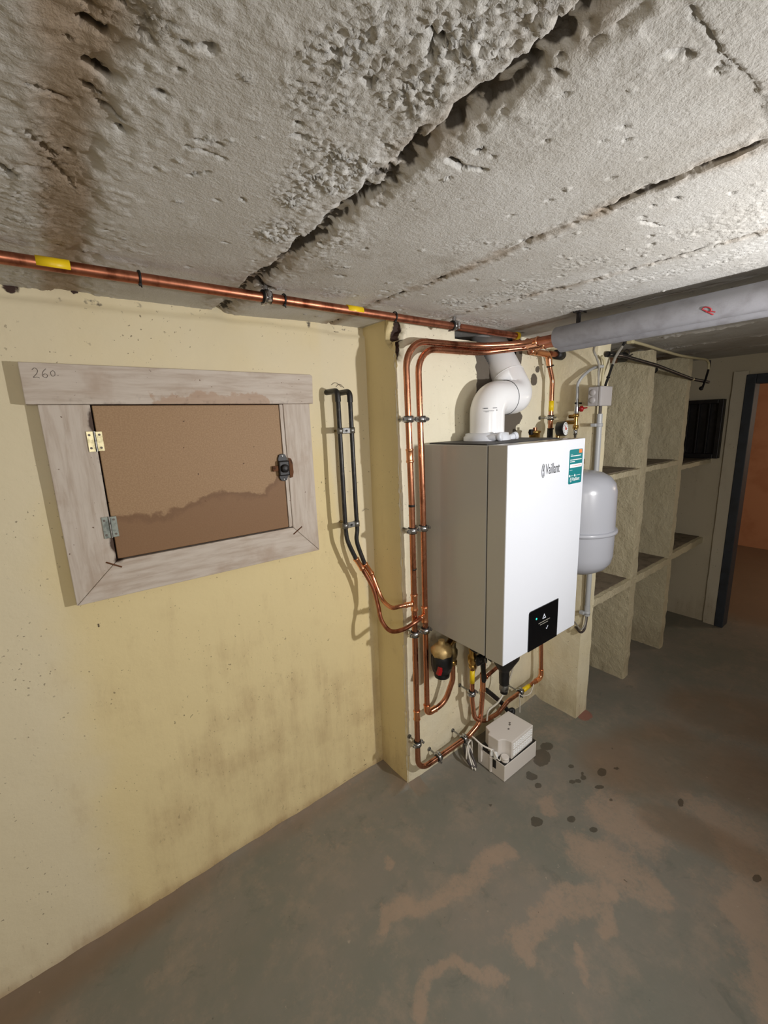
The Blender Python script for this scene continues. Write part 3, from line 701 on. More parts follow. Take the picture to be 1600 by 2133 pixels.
mb, x0, x1, z0, z1 = quad([(1102.6, 1276), (1162.3, 1245.4), (1158, 1324.5), (1097.7, 1358.6)], yb, 0.004)
mb = MB().prism([(x0 + 0.008, yb, z1), (x1, yb, z1), (x1, yb, BZ0 + 0.001), (x0, yb, BZ0 + 0.001), (x0, yb, z1 - 0.008), (x0 + 0.0025, yb, z1 - 0.0025)], (0, -0.003, 0))
disp = part('display', mb, 'screen_glass', B, 'glossy black touch display')
ys_ = yb - 0.0034
def flat(name, polys, mat, parent, y=ys_, th=0.0006):
    m = MB()
    for p in polys: m.prism([(a, y, b) for a, b in p], (0, -th, 0))
    return part(name, m, mat, parent)
dx = x1 - x0
tx, tz = x0 + dx * 0.50, z1 - 0.048
s = 0.0105
flat('warning_triangle', [[(tx - s, tz), (tx, tz + 1.7 * s), (tx - 0.001, tz + 1.15 * s), (tx - 0.62 * s, tz + 0.0022)], [(tx, tz + 1.7 * s), (tx + s, tz), (tx + 0.62 * s, tz + 0.0022), (tx - 0.001, tz + 1.15 * s)], [(tx - s, tz), (tx - 0.62 * s, tz + 0.0022), (tx + 0.62 * s, tz + 0.0022), (tx + s, tz)]], 'led_white', disp)
flat('display_text', [[(tx - 0.034, tz - 0.012), (tx + 0.036, tz - 0.012), (tx + 0.036, tz - 0.0095), (tx - 0.034, tz - 0.0095)], [(tx - 0.024, tz - 0.020), (tx + 0.024, tz - 0.020), (tx + 0.024, tz - 0.0178), (tx - 0.024, tz - 0.0178)]], 'cable_grey', disp)
flat('status_light', [[(x0 + dx * 0.235 + 0.004 * math.cos(a), z1 - 0.036 + 0.004 * math.sin(a)) for a in np.linspace(0, 2 * math.pi, 11)[:-1]]], 'led_teal', disp)
flat('check_mark', [[(tx + 0.014, tz - 0.043), (tx + 0.019, tz - 0.048), (tx + 0.027, tz - 0.036), (tx + 0.0255, tz - 0.035), (tx + 0.019, tz - 0.0445), (tx + 0.0155, tz - 0.0415)]], 'led_white', disp)

def text(name, s_, x0, x1, z0, y, mat, parent, size=None):
    c = bpy.data.curves.new('t', 'FONT'); c.body = s_; c.size = 1.0; c.extrude = 0.0; c.resolution_u = 3
    o = bpy.data.objects.new('t', c); COL.objects.link(o); bpy.context.view_layer.update()
    me = bpy.data.meshes.new_from_object(o.evaluated_get(bpy.context.evaluated_depsgraph_get()))
    COL.objects.unlink(o); bpy.data.objects.remove(o)
    co = np.array([v.co[:] for v in me.vertices]); mn, mx = co.min(0), co.max(0); k = (x1 - x0) / (mx[0] - mn[0])
    kz = size / (mx[1] - mn[1]) if size else k
    b = wloc(parent)
    for v in me.vertices:
        v.co = V((x0 + (v.co.x - mn[0]) * k, y, z0 + (v.co.y - mn[1]) * kz)) - b
    bm = bmesh.new(); bm.from_mesh(me); r = bmesh.ops.extrude_face_region(bm, geom=bm.faces[:])
    for e in r['geom']:
        if isinstance(e, bmesh.types.BMVert): e.co.y += 0.0005
    bmesh.ops.recalc_face_normals(bm, faces=bm.faces[:]); bm.to_mesh(me); bm.free()
    me.name = name; me.materials.clear(); me.materials.append(MAT[mat]); o = bpy.data.objects.new(name, me); COL.objects.link(o); o.parent = parent
    return o
cb = lambda x, y: (1060 + x / 9.41, 920 + y / 9.41)
a = PY(*cb(718, 650), yb); b_ = PY(*cb(990, 612), yb); tpz = PY(*cb(718, 552), yb)
def emblem(cx, cz, w, hgt, y, mat, parent, name):
    m = MB(); n = 28; th = w * 0.09
    o_, i_ = [], []
    for k in range(n):
        an = 2 * math.pi * k / n; sx = 1 - 0.18 * max(0, math.sin(an))
        o_.append((cx + w / 2 * math.cos(an) * sx, cz + hgt / 2 * math.sin(an))); i_.append((cx + (w / 2 - th) * math.cos(an) * sx, cz + (hgt / 2 - th) * math.sin(an)))
    for k in range(n):
        j = (k + 1) % n; m.prism([(p[0], y, p[1]) for p in (o_[k], o_[j], i_[j], i_[k])], (0, -0.0005, 0))
    for sx in (-1, 1):   # two ears, a small face and a forked line below
        m.prism([(cx + sx * w * a_, y, cz + hgt * b2) for a_, b2 in ((0.05, 0.12), (0.12, 0.42), (0.20, 0.46), (0.22, 0.36), (0.13, 0.14))], (0, -0.0005, 0))
        m.prism([(cx + sx * w * a_, y, cz + hgt * b2) for a_, b2 in ((0.02, -0.10), (0.07, -0.10), (0.24, -0.36), (0.18, -0.40))], (0, -0.0005, 0))
    m.prism([(cx + w * 0.16 * math.cos(k * 0.785), y, cz + hgt * (0.04 + 0.11 * math.sin(k * 0.785))) for k in range(8)], (0, -0.0005, 0))
    return part(name, m, mat, parent)
text('brand_lettering', 'Vaillant', a.x, b_.x, a.z + 0.001, yb - 0.0006, 'ink', B, 0.034)
e0 = PY(*cb(640, 610), yb); e1 = PY(*cb(705, 600), yb)
emblem((e0.x + e1.x) / 2, a.z + 0.014, e1.x - e0.x, 0.046, yb - 0.0001, 'ink', B, 'brand_emblem')
mb, sx0, sx1, sz0, sz1 = quad([(1187, 936.5), (1214, 934.3), (1210.4, 1004.5), (1183.3, 1008.7)], yb, 0.0008, 0, 0.006)
stk = part('sticker', mb, 'teal', B, 'teal printed sticker with orange corner')
sy = yb - 0.0009; sw = sx1 - sx0; shh = sz1 - sz0
def R_(a0, b0, a1, b1): return [(sx0 + sw * a0, sz0 + shh * b0), (sx0 + sw * a1, sz0 + shh * b0), (sx0 + sw * a1, sz0 + shh * b1), (sx0 + sw * a0, sz0 + shh * b1)]
flat('sticker_corner', [R_(0.70, 0.88, 0.93, 0.985)], 'orange', stk, sy)
lines = []
rr = random.Random(3)
for (zt, a0, a1, hh) in [(0.845, 0.08, 0.24, 0.012), (0.80, 0.08, 0.84, 0.026), (0.69, 0.06, 0.92, 0.024), (0.635, 0.06, 0.40, 0.026), (0.235, 0.10, 0.36, 0.010), (0.235, 0.52, 0.88, 0.010), (0.40, 0.06, 0.25, 0.008)]:
    x = a0
    while x < a1:
        w = rr.uniform(0.03, 0.09); lines.append(R_(x, zt, min(x + w, a1), zt + hh)); x += w + 0.02
tag(flat('sticker_print', lines, 'print_white', stk, sy), kind='stuff')
flat('sticker_box', [R_(0.06, 0.475, 0.95, 0.575)], 'print_white', stk, sy)
flat('sticker_box_print', [R_(0.22, 0.52, 0.88, 0.532)], 'print_red', stk, sy - 0.0007)
for cx in (0.05, 0.45): flat('sticker_dot', [[(sx0 + sw * cx + 0.0035 * math.cos(k * 0.785), sz0 + shh * 0.243 + 0.0045 * math.sin(k * 0.785)) for k in range(8)]], 'print_white', stk, sy)
text('sticker_lettering', 'Vaillant', sx0 + sw * 0.26, sx0 + sw * 0.84, sz0 + shh * 0.085, sy - 0.0005, 'print_white', stk, 0.013)
emblem(sx0 + sw * 0.17, sz0 + shh * 0.125, sw * 0.12, 0.017, sy, 'print_white', stk, 'sticker_emblem')

# ------------------------------------------------------------------ flue
FX, FY = 1.281, 1.046
F = thing('flue_pipe', (FX, FY, BZ1), 'glossy white flue with two elbows rising from the boiler into the wall', 'flue pipe')
part('collar', MB().lathe([(0, 0.086), (0.014, 0.086), (0.020, 0.080), (0.028, 0.078), (0.030, 0.066)], (FX, FY, BZ1), (0, 0, 1), 40), 'casing_white', F)
fr_ = 0.0628
P1 = V((FX, FY, 1.548)); P2 = V((1.468, 1.048, 1.557)); P3 = V((1.484, 1.152, 1.713)); P4 = V((1.496, 1.237, 1.83))
part('riser_pipe', MB().tube(bend([V((FX, FY, BZ1 + 0.02)), P1, P1.lerp(P2, 0.64)], 0.058, 12), fr_, 36), 'flue_white', F)
part('elbow', MB().tube(bend([P1.lerp(P2, 0.56), P2, P2.lerp(P3, 0.52)], 0.062, 12), fr_ + 0.0012, 36), 'flue_white', F)
part('upper_pipe', MB().tube([P2.lerp(P3, 0.46), P4], fr_ - 0.0003, 36), 'flue_white', F)
def seamring(p, d, r): return MB().ring(p, d, r, 0.0012, 40, 6)
part('joint_ring', seamring(P1.lerp(P2, 0.56), P2 - P1, fr_ + 0.0008), 'seam_dark', F)
part('joint_ring', seamring(P2.lerp(P3, 0.52), P3 - P2, fr_ + 0.0008), 'flue_white', F)
# faint printing on the flue
def cyl_print(name, rows, parent, mat='ink'):
    m = MB()
    for a0, a1, zz, th in rows:
        n = max(2, int((a1 - a0) / 4)); r = fr_ + 0.0005
        for k in range(n):
            b0, b1 = [math.radians(a0 + (a1 - a0) * q / n) for q in (k, k + 1)]
            m.add([(FX + r * math.cos(b), FY + r * math.sin(b), zz + dz) for b, dz in ((b0, 0), (b1, 0), (b1, th), (b0, th))], [(0, 1, 2, 3)])
    return part(name, m, mat, parent)
cyl_print('printed_mark', [(-152, -138, 1.512, 0.0022), (-122, -108, 1.512, 0.0022), (-152, -118, 1.503, 0.0012), (-110, -107, 1.504, 0.003), (-146, -136, 1.500, 0.001)], F, 'ink')
for px, py, dirn, ln in ((1038, 910, (0.30, -0.9, 0.10), 0.040), (1070, 909, (0.95, -0.25, 0.25), 0.045)):
    c = PY(px, py, FY - 0.085 if px < 1050 else FY - 0.05); d = V(dirn).normalized(); c0 = c - d * 0.05
    cap = part('test_port', MB().tube([c0, c + d * 0.003], 0.012, 20), 'casing_white', F)
    part('port_cap', MB().lathe([(0, 0.0145), (0.006, 0.0155), (0.012, 0.0155), (0.014, 0.012)], c, d, 20), 'casing_white', cap)

# ------------------------------------------------------------------ pipe helpers
def fitting(parent, p0, p1, r, name='coupling', mat='copper_bright'):
    p0 = V(p0); p1 = V(p1); Ln = (p1 - p0).length
    prof = [(0, r * 1.02), (0, r * 1.20), (0.003, r * 1.30), (0.007, r * 1.20), (0.010, r * 1.12), (Ln - 0.010, r * 1.12), (Ln - 0.007, r * 1.20), (Ln - 0.003, r * 1.30), (Ln, r * 1.20), (Ln, r * 1.02)]
    return part(name, MB().lathe(prof, p0, p1 - p0, 20), mat, parent)
def band(parent, p0, p1, r, mat='yellow_tape', name='tape', over=0.0006, prof=None):
    p0 = V(p0); p1 = V(p1)
    return part(name, MB().lathe([(0, r), (0, r + over), ((p1 - p0).length, r + over), ((p1 - p0).length, r)], p0, p1 - p0, 20), mat, parent)
def tie(parent, p, d, r, tail=V((0, -0.3, -1))):
    d = V(d).normalized(); m = MB().ring(p, d, r + 0.0015, 0.0018, 20, 6, 1.4)
    t_ = (V(tail) - d * V(tail).dot(d)).normalized(); q = V(p) + t_ * (r + 0.003)
    m.box(q - V((0.003, 0.003, 0.003)), q + V((0.003, 0.003, 0.003)), 0.001); m.tube([q, q + t_ * 0.006 + d * 0.002], 0.0013, 6)
    return part('cable_tie', m, 'rubber', parent)
def clamp(p, d, r, to_wall, ln, label, name='pipe_clamp', group='steel pipe clamps', side=None):
    """rubber-lined two-screw steel clamp on a stud"""
    p = V(p); d = V(d).normalized(); w = V(to_wall).normalized(); base = p + w * ln
    T = thing(name, base, label, 'pipe clamp', group)
    part('rubber_lining', MB().lathe([(-0.011, r - 0.0005), (-0.011, r + 0.004), (0.011, r + 0.004), (0.011, r - 0.0005)], p, d, 22), 'rubber', T)
    part('steel_band', MB().lathe([(-0.007, r + 0.0035), (-0.007, r + 0.006), (0.007, r + 0.006), (0.007, r + 0.0035)], p, d, 22), 'steel', T)
    s_ = V(side).normalized() if side else d.cross(w).normalized()
    for sg in (-1, 1):
        c = p + s_ * sg * (r + 0.010)
        m = MB().tube([c - w * 0.004, c + w * 0.004], 0.0065, 8); m.tube([c - w * 0.012, c + w * 0.010], 0.0028, 8); m.tube([c - w * 0.0135, c - w * 0.0105], 0.005, 10)
        part('screw', m, 'steel', T)
    part('stud', MB().tube([p + w * (r + 0.004), base], 0.0035, 10), 'dull_steel', T)
    part('washer', MB().tube([base - w * 0.004, base + w * 0.001], 0.0085, 14), 'dull_steel', T)
    part('boss', MB().tube([p + w * (r + 0.004), p + w * (r + 0.013)], 0.0065, 6), 'steel', T)
    return T
def double_clamp(pa, pb, r, label):
    pa = V(pa); pb = V(pb); mid = (pa + pb) / 2; base = V((mid.x, YB, mid.z))
    T = thing('double_pipe_clamp', base, label, 'pipe clamp', 'double pipe clamps')
    for p in (pa, pb):
        part('rubber_lining', MB().lathe([(-0.011, r - 0.0005), (-0.011, r + 0.004), (0.011, r + 0.004), (0.011, r - 0.0005)], p, (0, 0, 1), 22), 'rubber', T)
        part('steel_band', MB().lathe([(-0.009, r + 0.0035), (-0.009, r + 0.0068), (0.009, r + 0.0068), (0.009, r + 0.0035)], p, (0, 0, 1), 22), 'steel', T)
    ax_ = (pb - pa).normalized()
    for c in (pa - ax_ * (r + 0.011), mid, pb + ax_ * (r + 0.011)):
        m = MB().tube([c - V((0, 0.006, 0)), c + V((0, 0.006, 0))], 0.0075, 8); m.tube([c - V((0, 0.013, 0)), c + V((0, 0.010, 0))], 0.0028, 8); m.tube([c - V((0, 0.0125, 0)), c - V((0, 0.0095, 0))], 0.0052, 10)
        part('screw', m, 'steel', T)
    for p in (pa, pb): part('stud', MB().tube([p + V((0, r + 0.004, 0)), V((p.x, YB, p.z))], 0.0035, 10), 'dull_steel', T)
    return T

# ------------------------------------------------------------------ the two copper risers left of the boiler
YR = 1.078; RR = 0.0108      # plane of the pipes under the boiler
YV = 1.100                    # the risers stand closer to the pier
XL_, XRr = 0.951, 1.002
def lx(z): return XL_ - 0.001 - 0.011 * max(0.0, z - 1.2) / (1.728 - 1.2)
RL = thing('copper_riser_pipe', (XL_, YV, 0.10), 'copper riser nearest the pier edge, running down to a bend at the floor', 'pipe')
ztop = 1.733
pathL = bend([V((1.432, 0.865, 1.742)), V((1.432, 0.985, 1.742)), V((1.27, YV - 0.006, 1.737)), V((XL_ - 0.012, YV, ztop)), V((XL_ - 0.001, YV, 1.2)), V((XL_, YV, 0.105)), V((1.225, YR, 0.136)), V((1.300, YR, 0.165)), V((1.314, YR, 0.30)), V((1.318, YR, 0.46))], [0.16, 0.25, 0.085, 0, 0.048, 0.05, 0.05, 0])
part('pipe', MB().tube(pathL, RR, 18), 'copper', RL)
part('thick_end', MB().tube([V((1.432, 0.865, 1.742)), V((1.432, 0.965, 1.742))], 0.0142, 20), 'copper_old', RL)
fitting(RL, (1.432, 0.990, 1.742), (1.432, 0.940, 1.742), 0.0140, 'reducer')
zz = lambda px, py: PY(px, py, YV).z
fitting(RL, (lx(zz(851, 964)), YV, zz(851, 964)), (lx(zz(851, 935)), YV, zz(851, 935)), RR)
fitting(RL, (XL_, YV, zz(867, 1500)), (XL_, YV, zz(867, 1480)), RR)
ZT1 = PY(860, 1257, YV).z; ZT2 = PY(884, 1279, YV).z
fitting(RL, (XL_, YV, ZT1 - 0.030), (XL_, YV, ZT1 + 0.034), RR, 'tee')
fitting(RL, (1.314, YR, 0.315), (1.316, YR, 0.40), RR, 'tee')
band(RL, (lx(1.186), YV, 1.186), (lx(1.194), YV, 1.194), RR, 'rubber', 'marker_ring'); band(RL, (XL_, YV, 0.955), (XL_, YV, 0.960), RR, 'rubber', 'marker_ring')
R2 = thing('copper_riser_pipe', (XRr, YV, 0.34), 'copper riser next to the boiler side, ending in an elbow below it', 'pipe')
pathR = bend([V((1.500, 0.865, 1.739)), V((1.500, 0.99, 1.739)), V((1.30, YV - 0.006, 1.716)), V((XRr - 0.010, YV, 1.711)), V((XRr, YV, 1.2)), V((XRr + 0.003, YV, 0.342)), V((1.088, 1.086, 0.355)), V((1.128, YR, 0.45)), V((1.128, YR, 0.53))], [0.16, 0.2, 0.075, 0, 0.014, 0.085, 0.06])
part('pipe', MB().tube(pathR, RR, 18), 'copper', R2)
fitting(R2, (1.500, 0.995, 1.739), (1.500, 0.955, 1.739), 0.0125, 'reducer')
part('thick_end', MB().tube([V((1.500, 0.865, 1.739)), V((1.500, 0.975, 1.739))], 0.0142, 20), 'copper_old', R2)
fitting(R2, (XRr, YV, ZT2 - 0.034), (XRr, YV, ZT2 + 0.030), RR, 'tee')
el = part('elbow', MB().tube(bend([V((XRr + 0.002, YV, 0.382)), V((XRr + 0.003, YV, 0.342)), V((1.045, 1.0935, 0.3485))], 0.016), RR * 1.18, 18), 'copper_bright', R2)
part('elbow_bead', MB().ring((XRr + 0.002, YV, 0.381), (0, 0, 1), RR * 1.18, 0.0016), 'copper_bright', el)
part('elbow_bead', MB().ring((1.044, 1.0935, 0.3485), (1, -0.17, 0.16), RR * 1.18, 0.0016), 'copper_bright', el)
for py_l, py_r, lab in ((873, 873, 'topmost double clamp on the copper risers, level with the flue'), (1105, 1100, 'middle double clamp on the copper risers'), (1322, 1314, 'lowest double clamp on the copper risers, below the tees')):
    double_clamp((lx(PY(860, py_l, YV).z), YV, PY(860, py_l, YV).z), (XRr, YV, PY(882, py_r, YV).z), RR, lab)
clamp((XL_, YV, PY(870, 1548, YV).z), (0, 0, 1), RR, (0, 1, 0), YB - YV, 'single clamp on the copper riser just above its floor bend')
for px, py, lab in ((914, 1576, 'clamp on the low horizontal copper pipe, near the bend'), (968, 1535, 'clamp on the low horizontal copper pipe, near the white pump')):
    q = PY(px, py, 1.092 if px < 940 else 1.079); k = (q.x - XL_) / (1.225 - XL_); yq = YV + (YR - YV) * k
    clamp((q.x, yq, 0.105 + 0.031 * k), (1, -0.08, 0.11), RR, (0, 1, 0), YB - yq, lab)

# ------------------------------------------------------------------ black-painted pipe pair with copper tails
YK = 1.246; rk = 0.0078
K1 = thing('black_pipe', (0.7645, YW, 1.585), 'left black-painted pipe of the pair, its copper tail making the lower loop', 'pipe')
K2 = thing('black_pipe', (0.812, YW, 1.583), 'right black-painted pipe of the pair, its copper tail making the upper loop', 'pipe')
c2 = lambda x, y: (640 + x / 3.81, 780 + y / 3.81)
# 3-D way points: the tails swing out from the wall to the risers in front of the pier
k1a = [V((0.7645, YW - 0.004, 1.586)), V((0.7645, YK, 1.586)), V((0.7655, YK, 1.10))]
k1b = PY(*c2(325, 1330), 1.244); k1c = PY(*c2(385, 1460), 1.240); k1d = PY(*c2(440, 1545), 1.234); k1e = PY(*c2(520, 1690), 1.218)
k1f = PY(*c2(562, 1830), 1.205); k1g = PY(*c2(590, 1950), 1.175); k1h = PY(*c2(660, 2035), 1.135); k1i = PY(*c2(760, 2025), 1.095); k1j = PY(*c2(860, 1965), 1.078); k1k = V((XRr - 0.012, YV - 0.006, ZT2 - 0.002))
part('black_run', MB().tube(bend(k1a[:2] + [V((0.7655, YK, 1.16))], 0.016)[:-1] + spline([V((0.7655, YK, 1.16)), V((0.7665, YK, 1.105)), k1b, k1c], 8), rk, 14), 'black_paint', K1)
tl = spline([k1c, k1d, k1e, k1f, k1g, k1h, k1i, k1j, k1k], 8)
part('copper_tail', MB().tube(tl, rk, 14), 'copper_old', K1, 'copper loop joining the riser next to the boiler')
fitting(K1, k1c.lerp(k1d, 0.0), k1d, rk * 1.12)
fitting(K1, k1j.lerp(k1k, 0.55), k1k, rk * 1.08, 'tee_branch')
k2a = [V((0.812, YW - 0.004, 1.583)), V((0.812, YK, 1.583)), V((0.8135, YK, 1.10))]
k2b = PY(*c2(395, 1330), 1.245); k2c = PY(*c2(440, 1475), 1.240); k2d = PY(*c2(455, 1500), 1.238); k2e = PY(*c2(512, 1585), 1.232)
k2f = PY(*c2(550, 1680), 1.214); k2g = PY(*c2(600, 1790), 1.185); k2h = PY(*c2(670, 1850), 1.135); k2i = PY(*c2(740, 1840), 1.110); k2j = V((XL_ - 0.012, YV - 0.003, ZT1 + 0.001))
part('black_run', MB().tube(bend(k2a[:2] + [V((0.8135, YK, 1.16))], 0.016)[:-1] + spline([V((0.8135, YK, 1.16)), V((0.8145, YK, 1.105)), k2b, k2d], 8), rk, 14), 'black_paint', K2)
part('copper_tail', MB().tube(spline([k2d, k2e, k2f, k2g, k2h, k2i, k2j], 8), rk, 14), 'copper', K2, 'copper loop joining the riser nearest the pier edge')
fitting(K2, k2d, k2e, rk * 1.12)
fitting(K2, k2i.lerp(k2j, 0.40), k2j, rk * 1.08, 'tee_branch')
for T in (K1, K2):
    b = V(T.location); part('wall_elbow', MB().tube(bend([V((b.x, YW - 0.002, b.z)), V((b.x, YK, b.z)), V((b.x, YK, b.z - 0.035))], 0.016), rk * 1.25, 14), 'black_paint', T)
for py, lab in ((897, 'upper grey saddle clamp across the two black pipes'), (1095, 'lower grey saddle clamp across the two black pipes')):
    z = PY(720, py, YK).z
    T = thing('saddle_clamp', (0.789, YW, z), lab, 'pipe clamp', 'saddle clamps on the black pipes')
    m = MB()
    for x in (0.765, 0.813): m.lathe([(-0.010, rk), (-0.010, rk + 0.003), (0.010, rk + 0.003), (0.010, rk)], (x, YK, z), (0, 0, 1), 18)
    m.box((0.773, YK - 0.004, z - 0.010), (0.805, YK + 0.004, z + 0.010), 0.002)
    part('saddle', m, 'dull_steel', T)
    part('screw', MB().tube([V((0.789, YK - 0.0065, z)), V((0.789, YK - 0.003, z))], 0.0036, 10), 'rubber', T)
    part('stud', MB().tube([V((0.789, YK, z)), V((0.789, YW, z))], 0.004, 10), 'old_brass', T)

# ------------------------------------------------------------------ gas pipe: ceiling run, drop behind the boiler, loop below it
YG, ZG, RG = 1.045, 1.782, 0.0112
G = thing('gas_pipe', (0.5, YG, ZG), 'copper gas pipe with yellow bands running along the ceiling edge', 'pipe')
part('pipe', MB().tube([V((-1.5, YG, ZG)), V((1.44, YG, ZG - 0.002))], RG, 18), 'copper_old', G)
def gx(px, py): return PY(px, py, YG).x
for a, b in ((75, 146), (722, 754)):
    band(G, (gx(a, 550 if a < 400 else 648), YG, ZG), (gx(b, 556 if a < 400 else 651), YG, ZG), RG)
for px, py in ((290, 580), (591, 625), (822, 663)):
    tie(G, (gx(px, py), YG, ZG), (1, 0, 0), RG)
part('joint', MB().tube([V((1.44, YG, ZG - 0.002)), V((1.455, YG, ZG - 0.002))], RG * 1.2, 16), 'yellow_tape', G)
for px, py, lab in ((554, 615, 'ceiling clamp on the gas pipe above the wooden hatch'), (946, 683, 'ceiling clamp on the gas pipe above the copper risers')):
    clamp((gx(px, py), YG, ZG), (1, 0, 0), RG, (0, 0, 1), ZC + 0.012 - ZG, lab, side=(0, 1, 0.0))
XGv, YGv = 1.776, 1.092
G2 = thing('gas_drop_pipe', (XGv, YGv, 0.186), 'copper gas pipe dropping right of the flue to a loop under the boiler', 'pipe')
part('branch', MB().tube(bend([V((1.46, YG + 0.02, ZG - 0.008)), V((1.56, 1.07, 1.748)), V((1.60, 1.088, 1.742))], 0.03), 0.0095, 14), 'copper_old', G2)
part('valve_nut', MB().lathe([(0, 0.011), (0, 0.015), (0.014, 0.015), (0.016, 0.012), (0.034, 0.012), (0.036, 0.014), (0.046, 0.014), (0.046, 0.010)], (1.60, 1.09, 1.742), (1, 0, -0.02), 16), 'copper_bright', G2)
part('elbow', MB().tube(bend([V((1.648, 1.091, 1.741)), V((1.738, 1.092, 1.738)), V((1.748, 1.092, 1.695))], 0.030), 0.0135, 18), 'copper_bright', G2)
g0 = V((1.748, 1.092, 1.70)); g1 = V((1.752, 1.092, 1.685)); g2 = V((XGv + 0.001, 1.092, 1.630)); g3 = V((XGv, 1.092, 1.55)); g4 = V((1.764, 1.085, 0.40)); g5 = V((1.770, 1.080, 0.186))
gpath = [g0, g1, g2, g3, g4, g5, V((1.60, YR, 0.183)), V((1.50, YR, 0.180)), V((1.42, YR, 0.150)), V((1.33, YR, 0.158)), V((1.262, YR, 0.205)), V((1.246, YR, 0.30)), V((1.245, YR, 0.47))]
part('pipe', MB().tube(bend(gpath, [0.05, 0.06, 0.05, 0, 0.020, 0, 0.06, 0.06, 0.06, 0.06, 0.05]), 0.0100, 18), 'copper', G2)
part('elbow', MB().tube(bend([V((1.7685, 1.081, 0.232)), g5, V((1.722, 1.0795, 0.1853))], 0.022), 0.0122, 18), 'copper_bright', G2)
gz = lambda px, py, y=1.092: PY(px, py, y).z
band(G2, (XGv, 1.092, gz(1147, 857)), (XGv, 1.092, gz(1148, 835)), 0.0100)
band(G2, (1.612, YR, 0.1832), (1.668, YR + 0.001, 0.1842), 0.0100)
band(G2, (1.2455, YR, 0.385), (1.245, YR, 0.445), 0.0100)
tie(G2, (1.752, 1.092, 1.690), (0.3, 0, -1), 0.0115, (1, -0.5, 0.3)); tie(G2, (XGv - 0.001, 1.092, gz(1145, 893)), (0, 0, -1), 0.010, (1, -0.5, 0.2))
part('black_tape', MB().lathe([(0, 0.010), (0, 0.0122), (0.05, 0.0132), (0.05, 0.010)], (XGv - 0.001, 1.092, gz(1145, 893)), (0, 0, -1), 16), 'rubber', G2)
clamp((XGv, 1.092, gz(1147, 870)), (0, 0, 1), 0.010, (0, 1, 0), YB - 1.092, 'clamp on the gas drop above the boiler')
q = PY(1129, 1327, 1.082); clamp((1.766, 1.084, q.z), (0, 0, 1), 0.010, (0, 1, 0), YB - 1.084, 'clamp on the gas drop below the boiler')
clamp((1.593, YR, 0.183), (1, 0, 0), 0.010, (0, 1, 0), YB - YR, 'clamp beside the yellow band on the sloping gas loop')
clamp((1.2455, YR, gz(984, 1443, YR)), (0, 0, 1), 0.010, (0, 1, 0), YB - YR, 'clamp under the yellow band on the upright gas leg')
# stub into the side wing
ST = thing('pipe_stub', (XP1, 1.095, 1.742), 'short copper stub with black sleeve entering the side wall', 'pipe')
part('pipe', MB().tube([V((1.755, 1.095, 1.742)), V((1.85, 1.095, 1.742))], 0.012, 16), 'copper_old', ST)
part('sleeve', MB().lathe([(0, 0.012), (0, 0.020), (0.055, 0.022), (0.055, 0.012)], (1.800, 1.095, 1.742), (1, 0, 0), 20), 'rubber', ST)

# ------------------------------------------------------------------ fittings under the boiler
FL = thing('magnetic_filter', (1.035, 1.04, 0.52), 'black magnetic dirt filter with brass head under the boiler', 'filter')
fx, fy = 1.035, 1.045
part('canister', MB().lathe([(0, 0.020), (0.003, 0.029), (0.016, 0.030), (0.024, 0.026), (0.028, 0.036), (0.050, 0.041), (0.085, 0.041), (0.094, 0.038)], (fx, fy, 0.520), (0, 0, 1), 28), 'black_plastic', FL)
part('brass_head', MB().lathe([(0.094, 0.039), (0.100, 0.042), (0.118, 0.042), (0.126, 0.034), (0.132, 0.028), (0.134, 0.014), (0.152, 0.012)], (fx, fy, 0.520), (0, 0, 1), 7), 'filter_brass', FL)
part('red_tab', MB().box((fx - 0.044, fy - 0.030, 0.553), (fx - 0.026, fy - 0.016, 0.583), 0.002, 2, Matrix.Rotation(0.4, 3, 'Y')), 'red_plastic', FL)
part('inlet', MB().tube([V((fx + 0.03, fy, 0.635)), V((1.128, YR, 0.630))], 0.015, 16), 'brass', FL)
VL = thing('service_valve', (1.128, YR, 0.52), 'tarnished brass service valve between filter and copper elbow', 'valve')
part('nut', MB().lathe([(0, 0.014), (0, 0.018), (0.018, 0.018), (0.020, 0.014)], (1.128, YR, 0.520), (0, 0, 1), 6), 'brass', VL)
part('body', MB().lathe([(0.018, 0.014), (0.045, 0.020), (0.062, 0.020), (0.072, 0.013), (0.155, 0.013)], (1.128, YR, 0.520), (0, 0, 1), 20), 'old_brass', VL)
part('nut', MB().lathe([(0, 0.015), (0, 0.019), (0.020, 0.019), (0.020, 0.015)], (1.128, YR, 0.620), (0, 0, 1), 6), 'brass', VL)
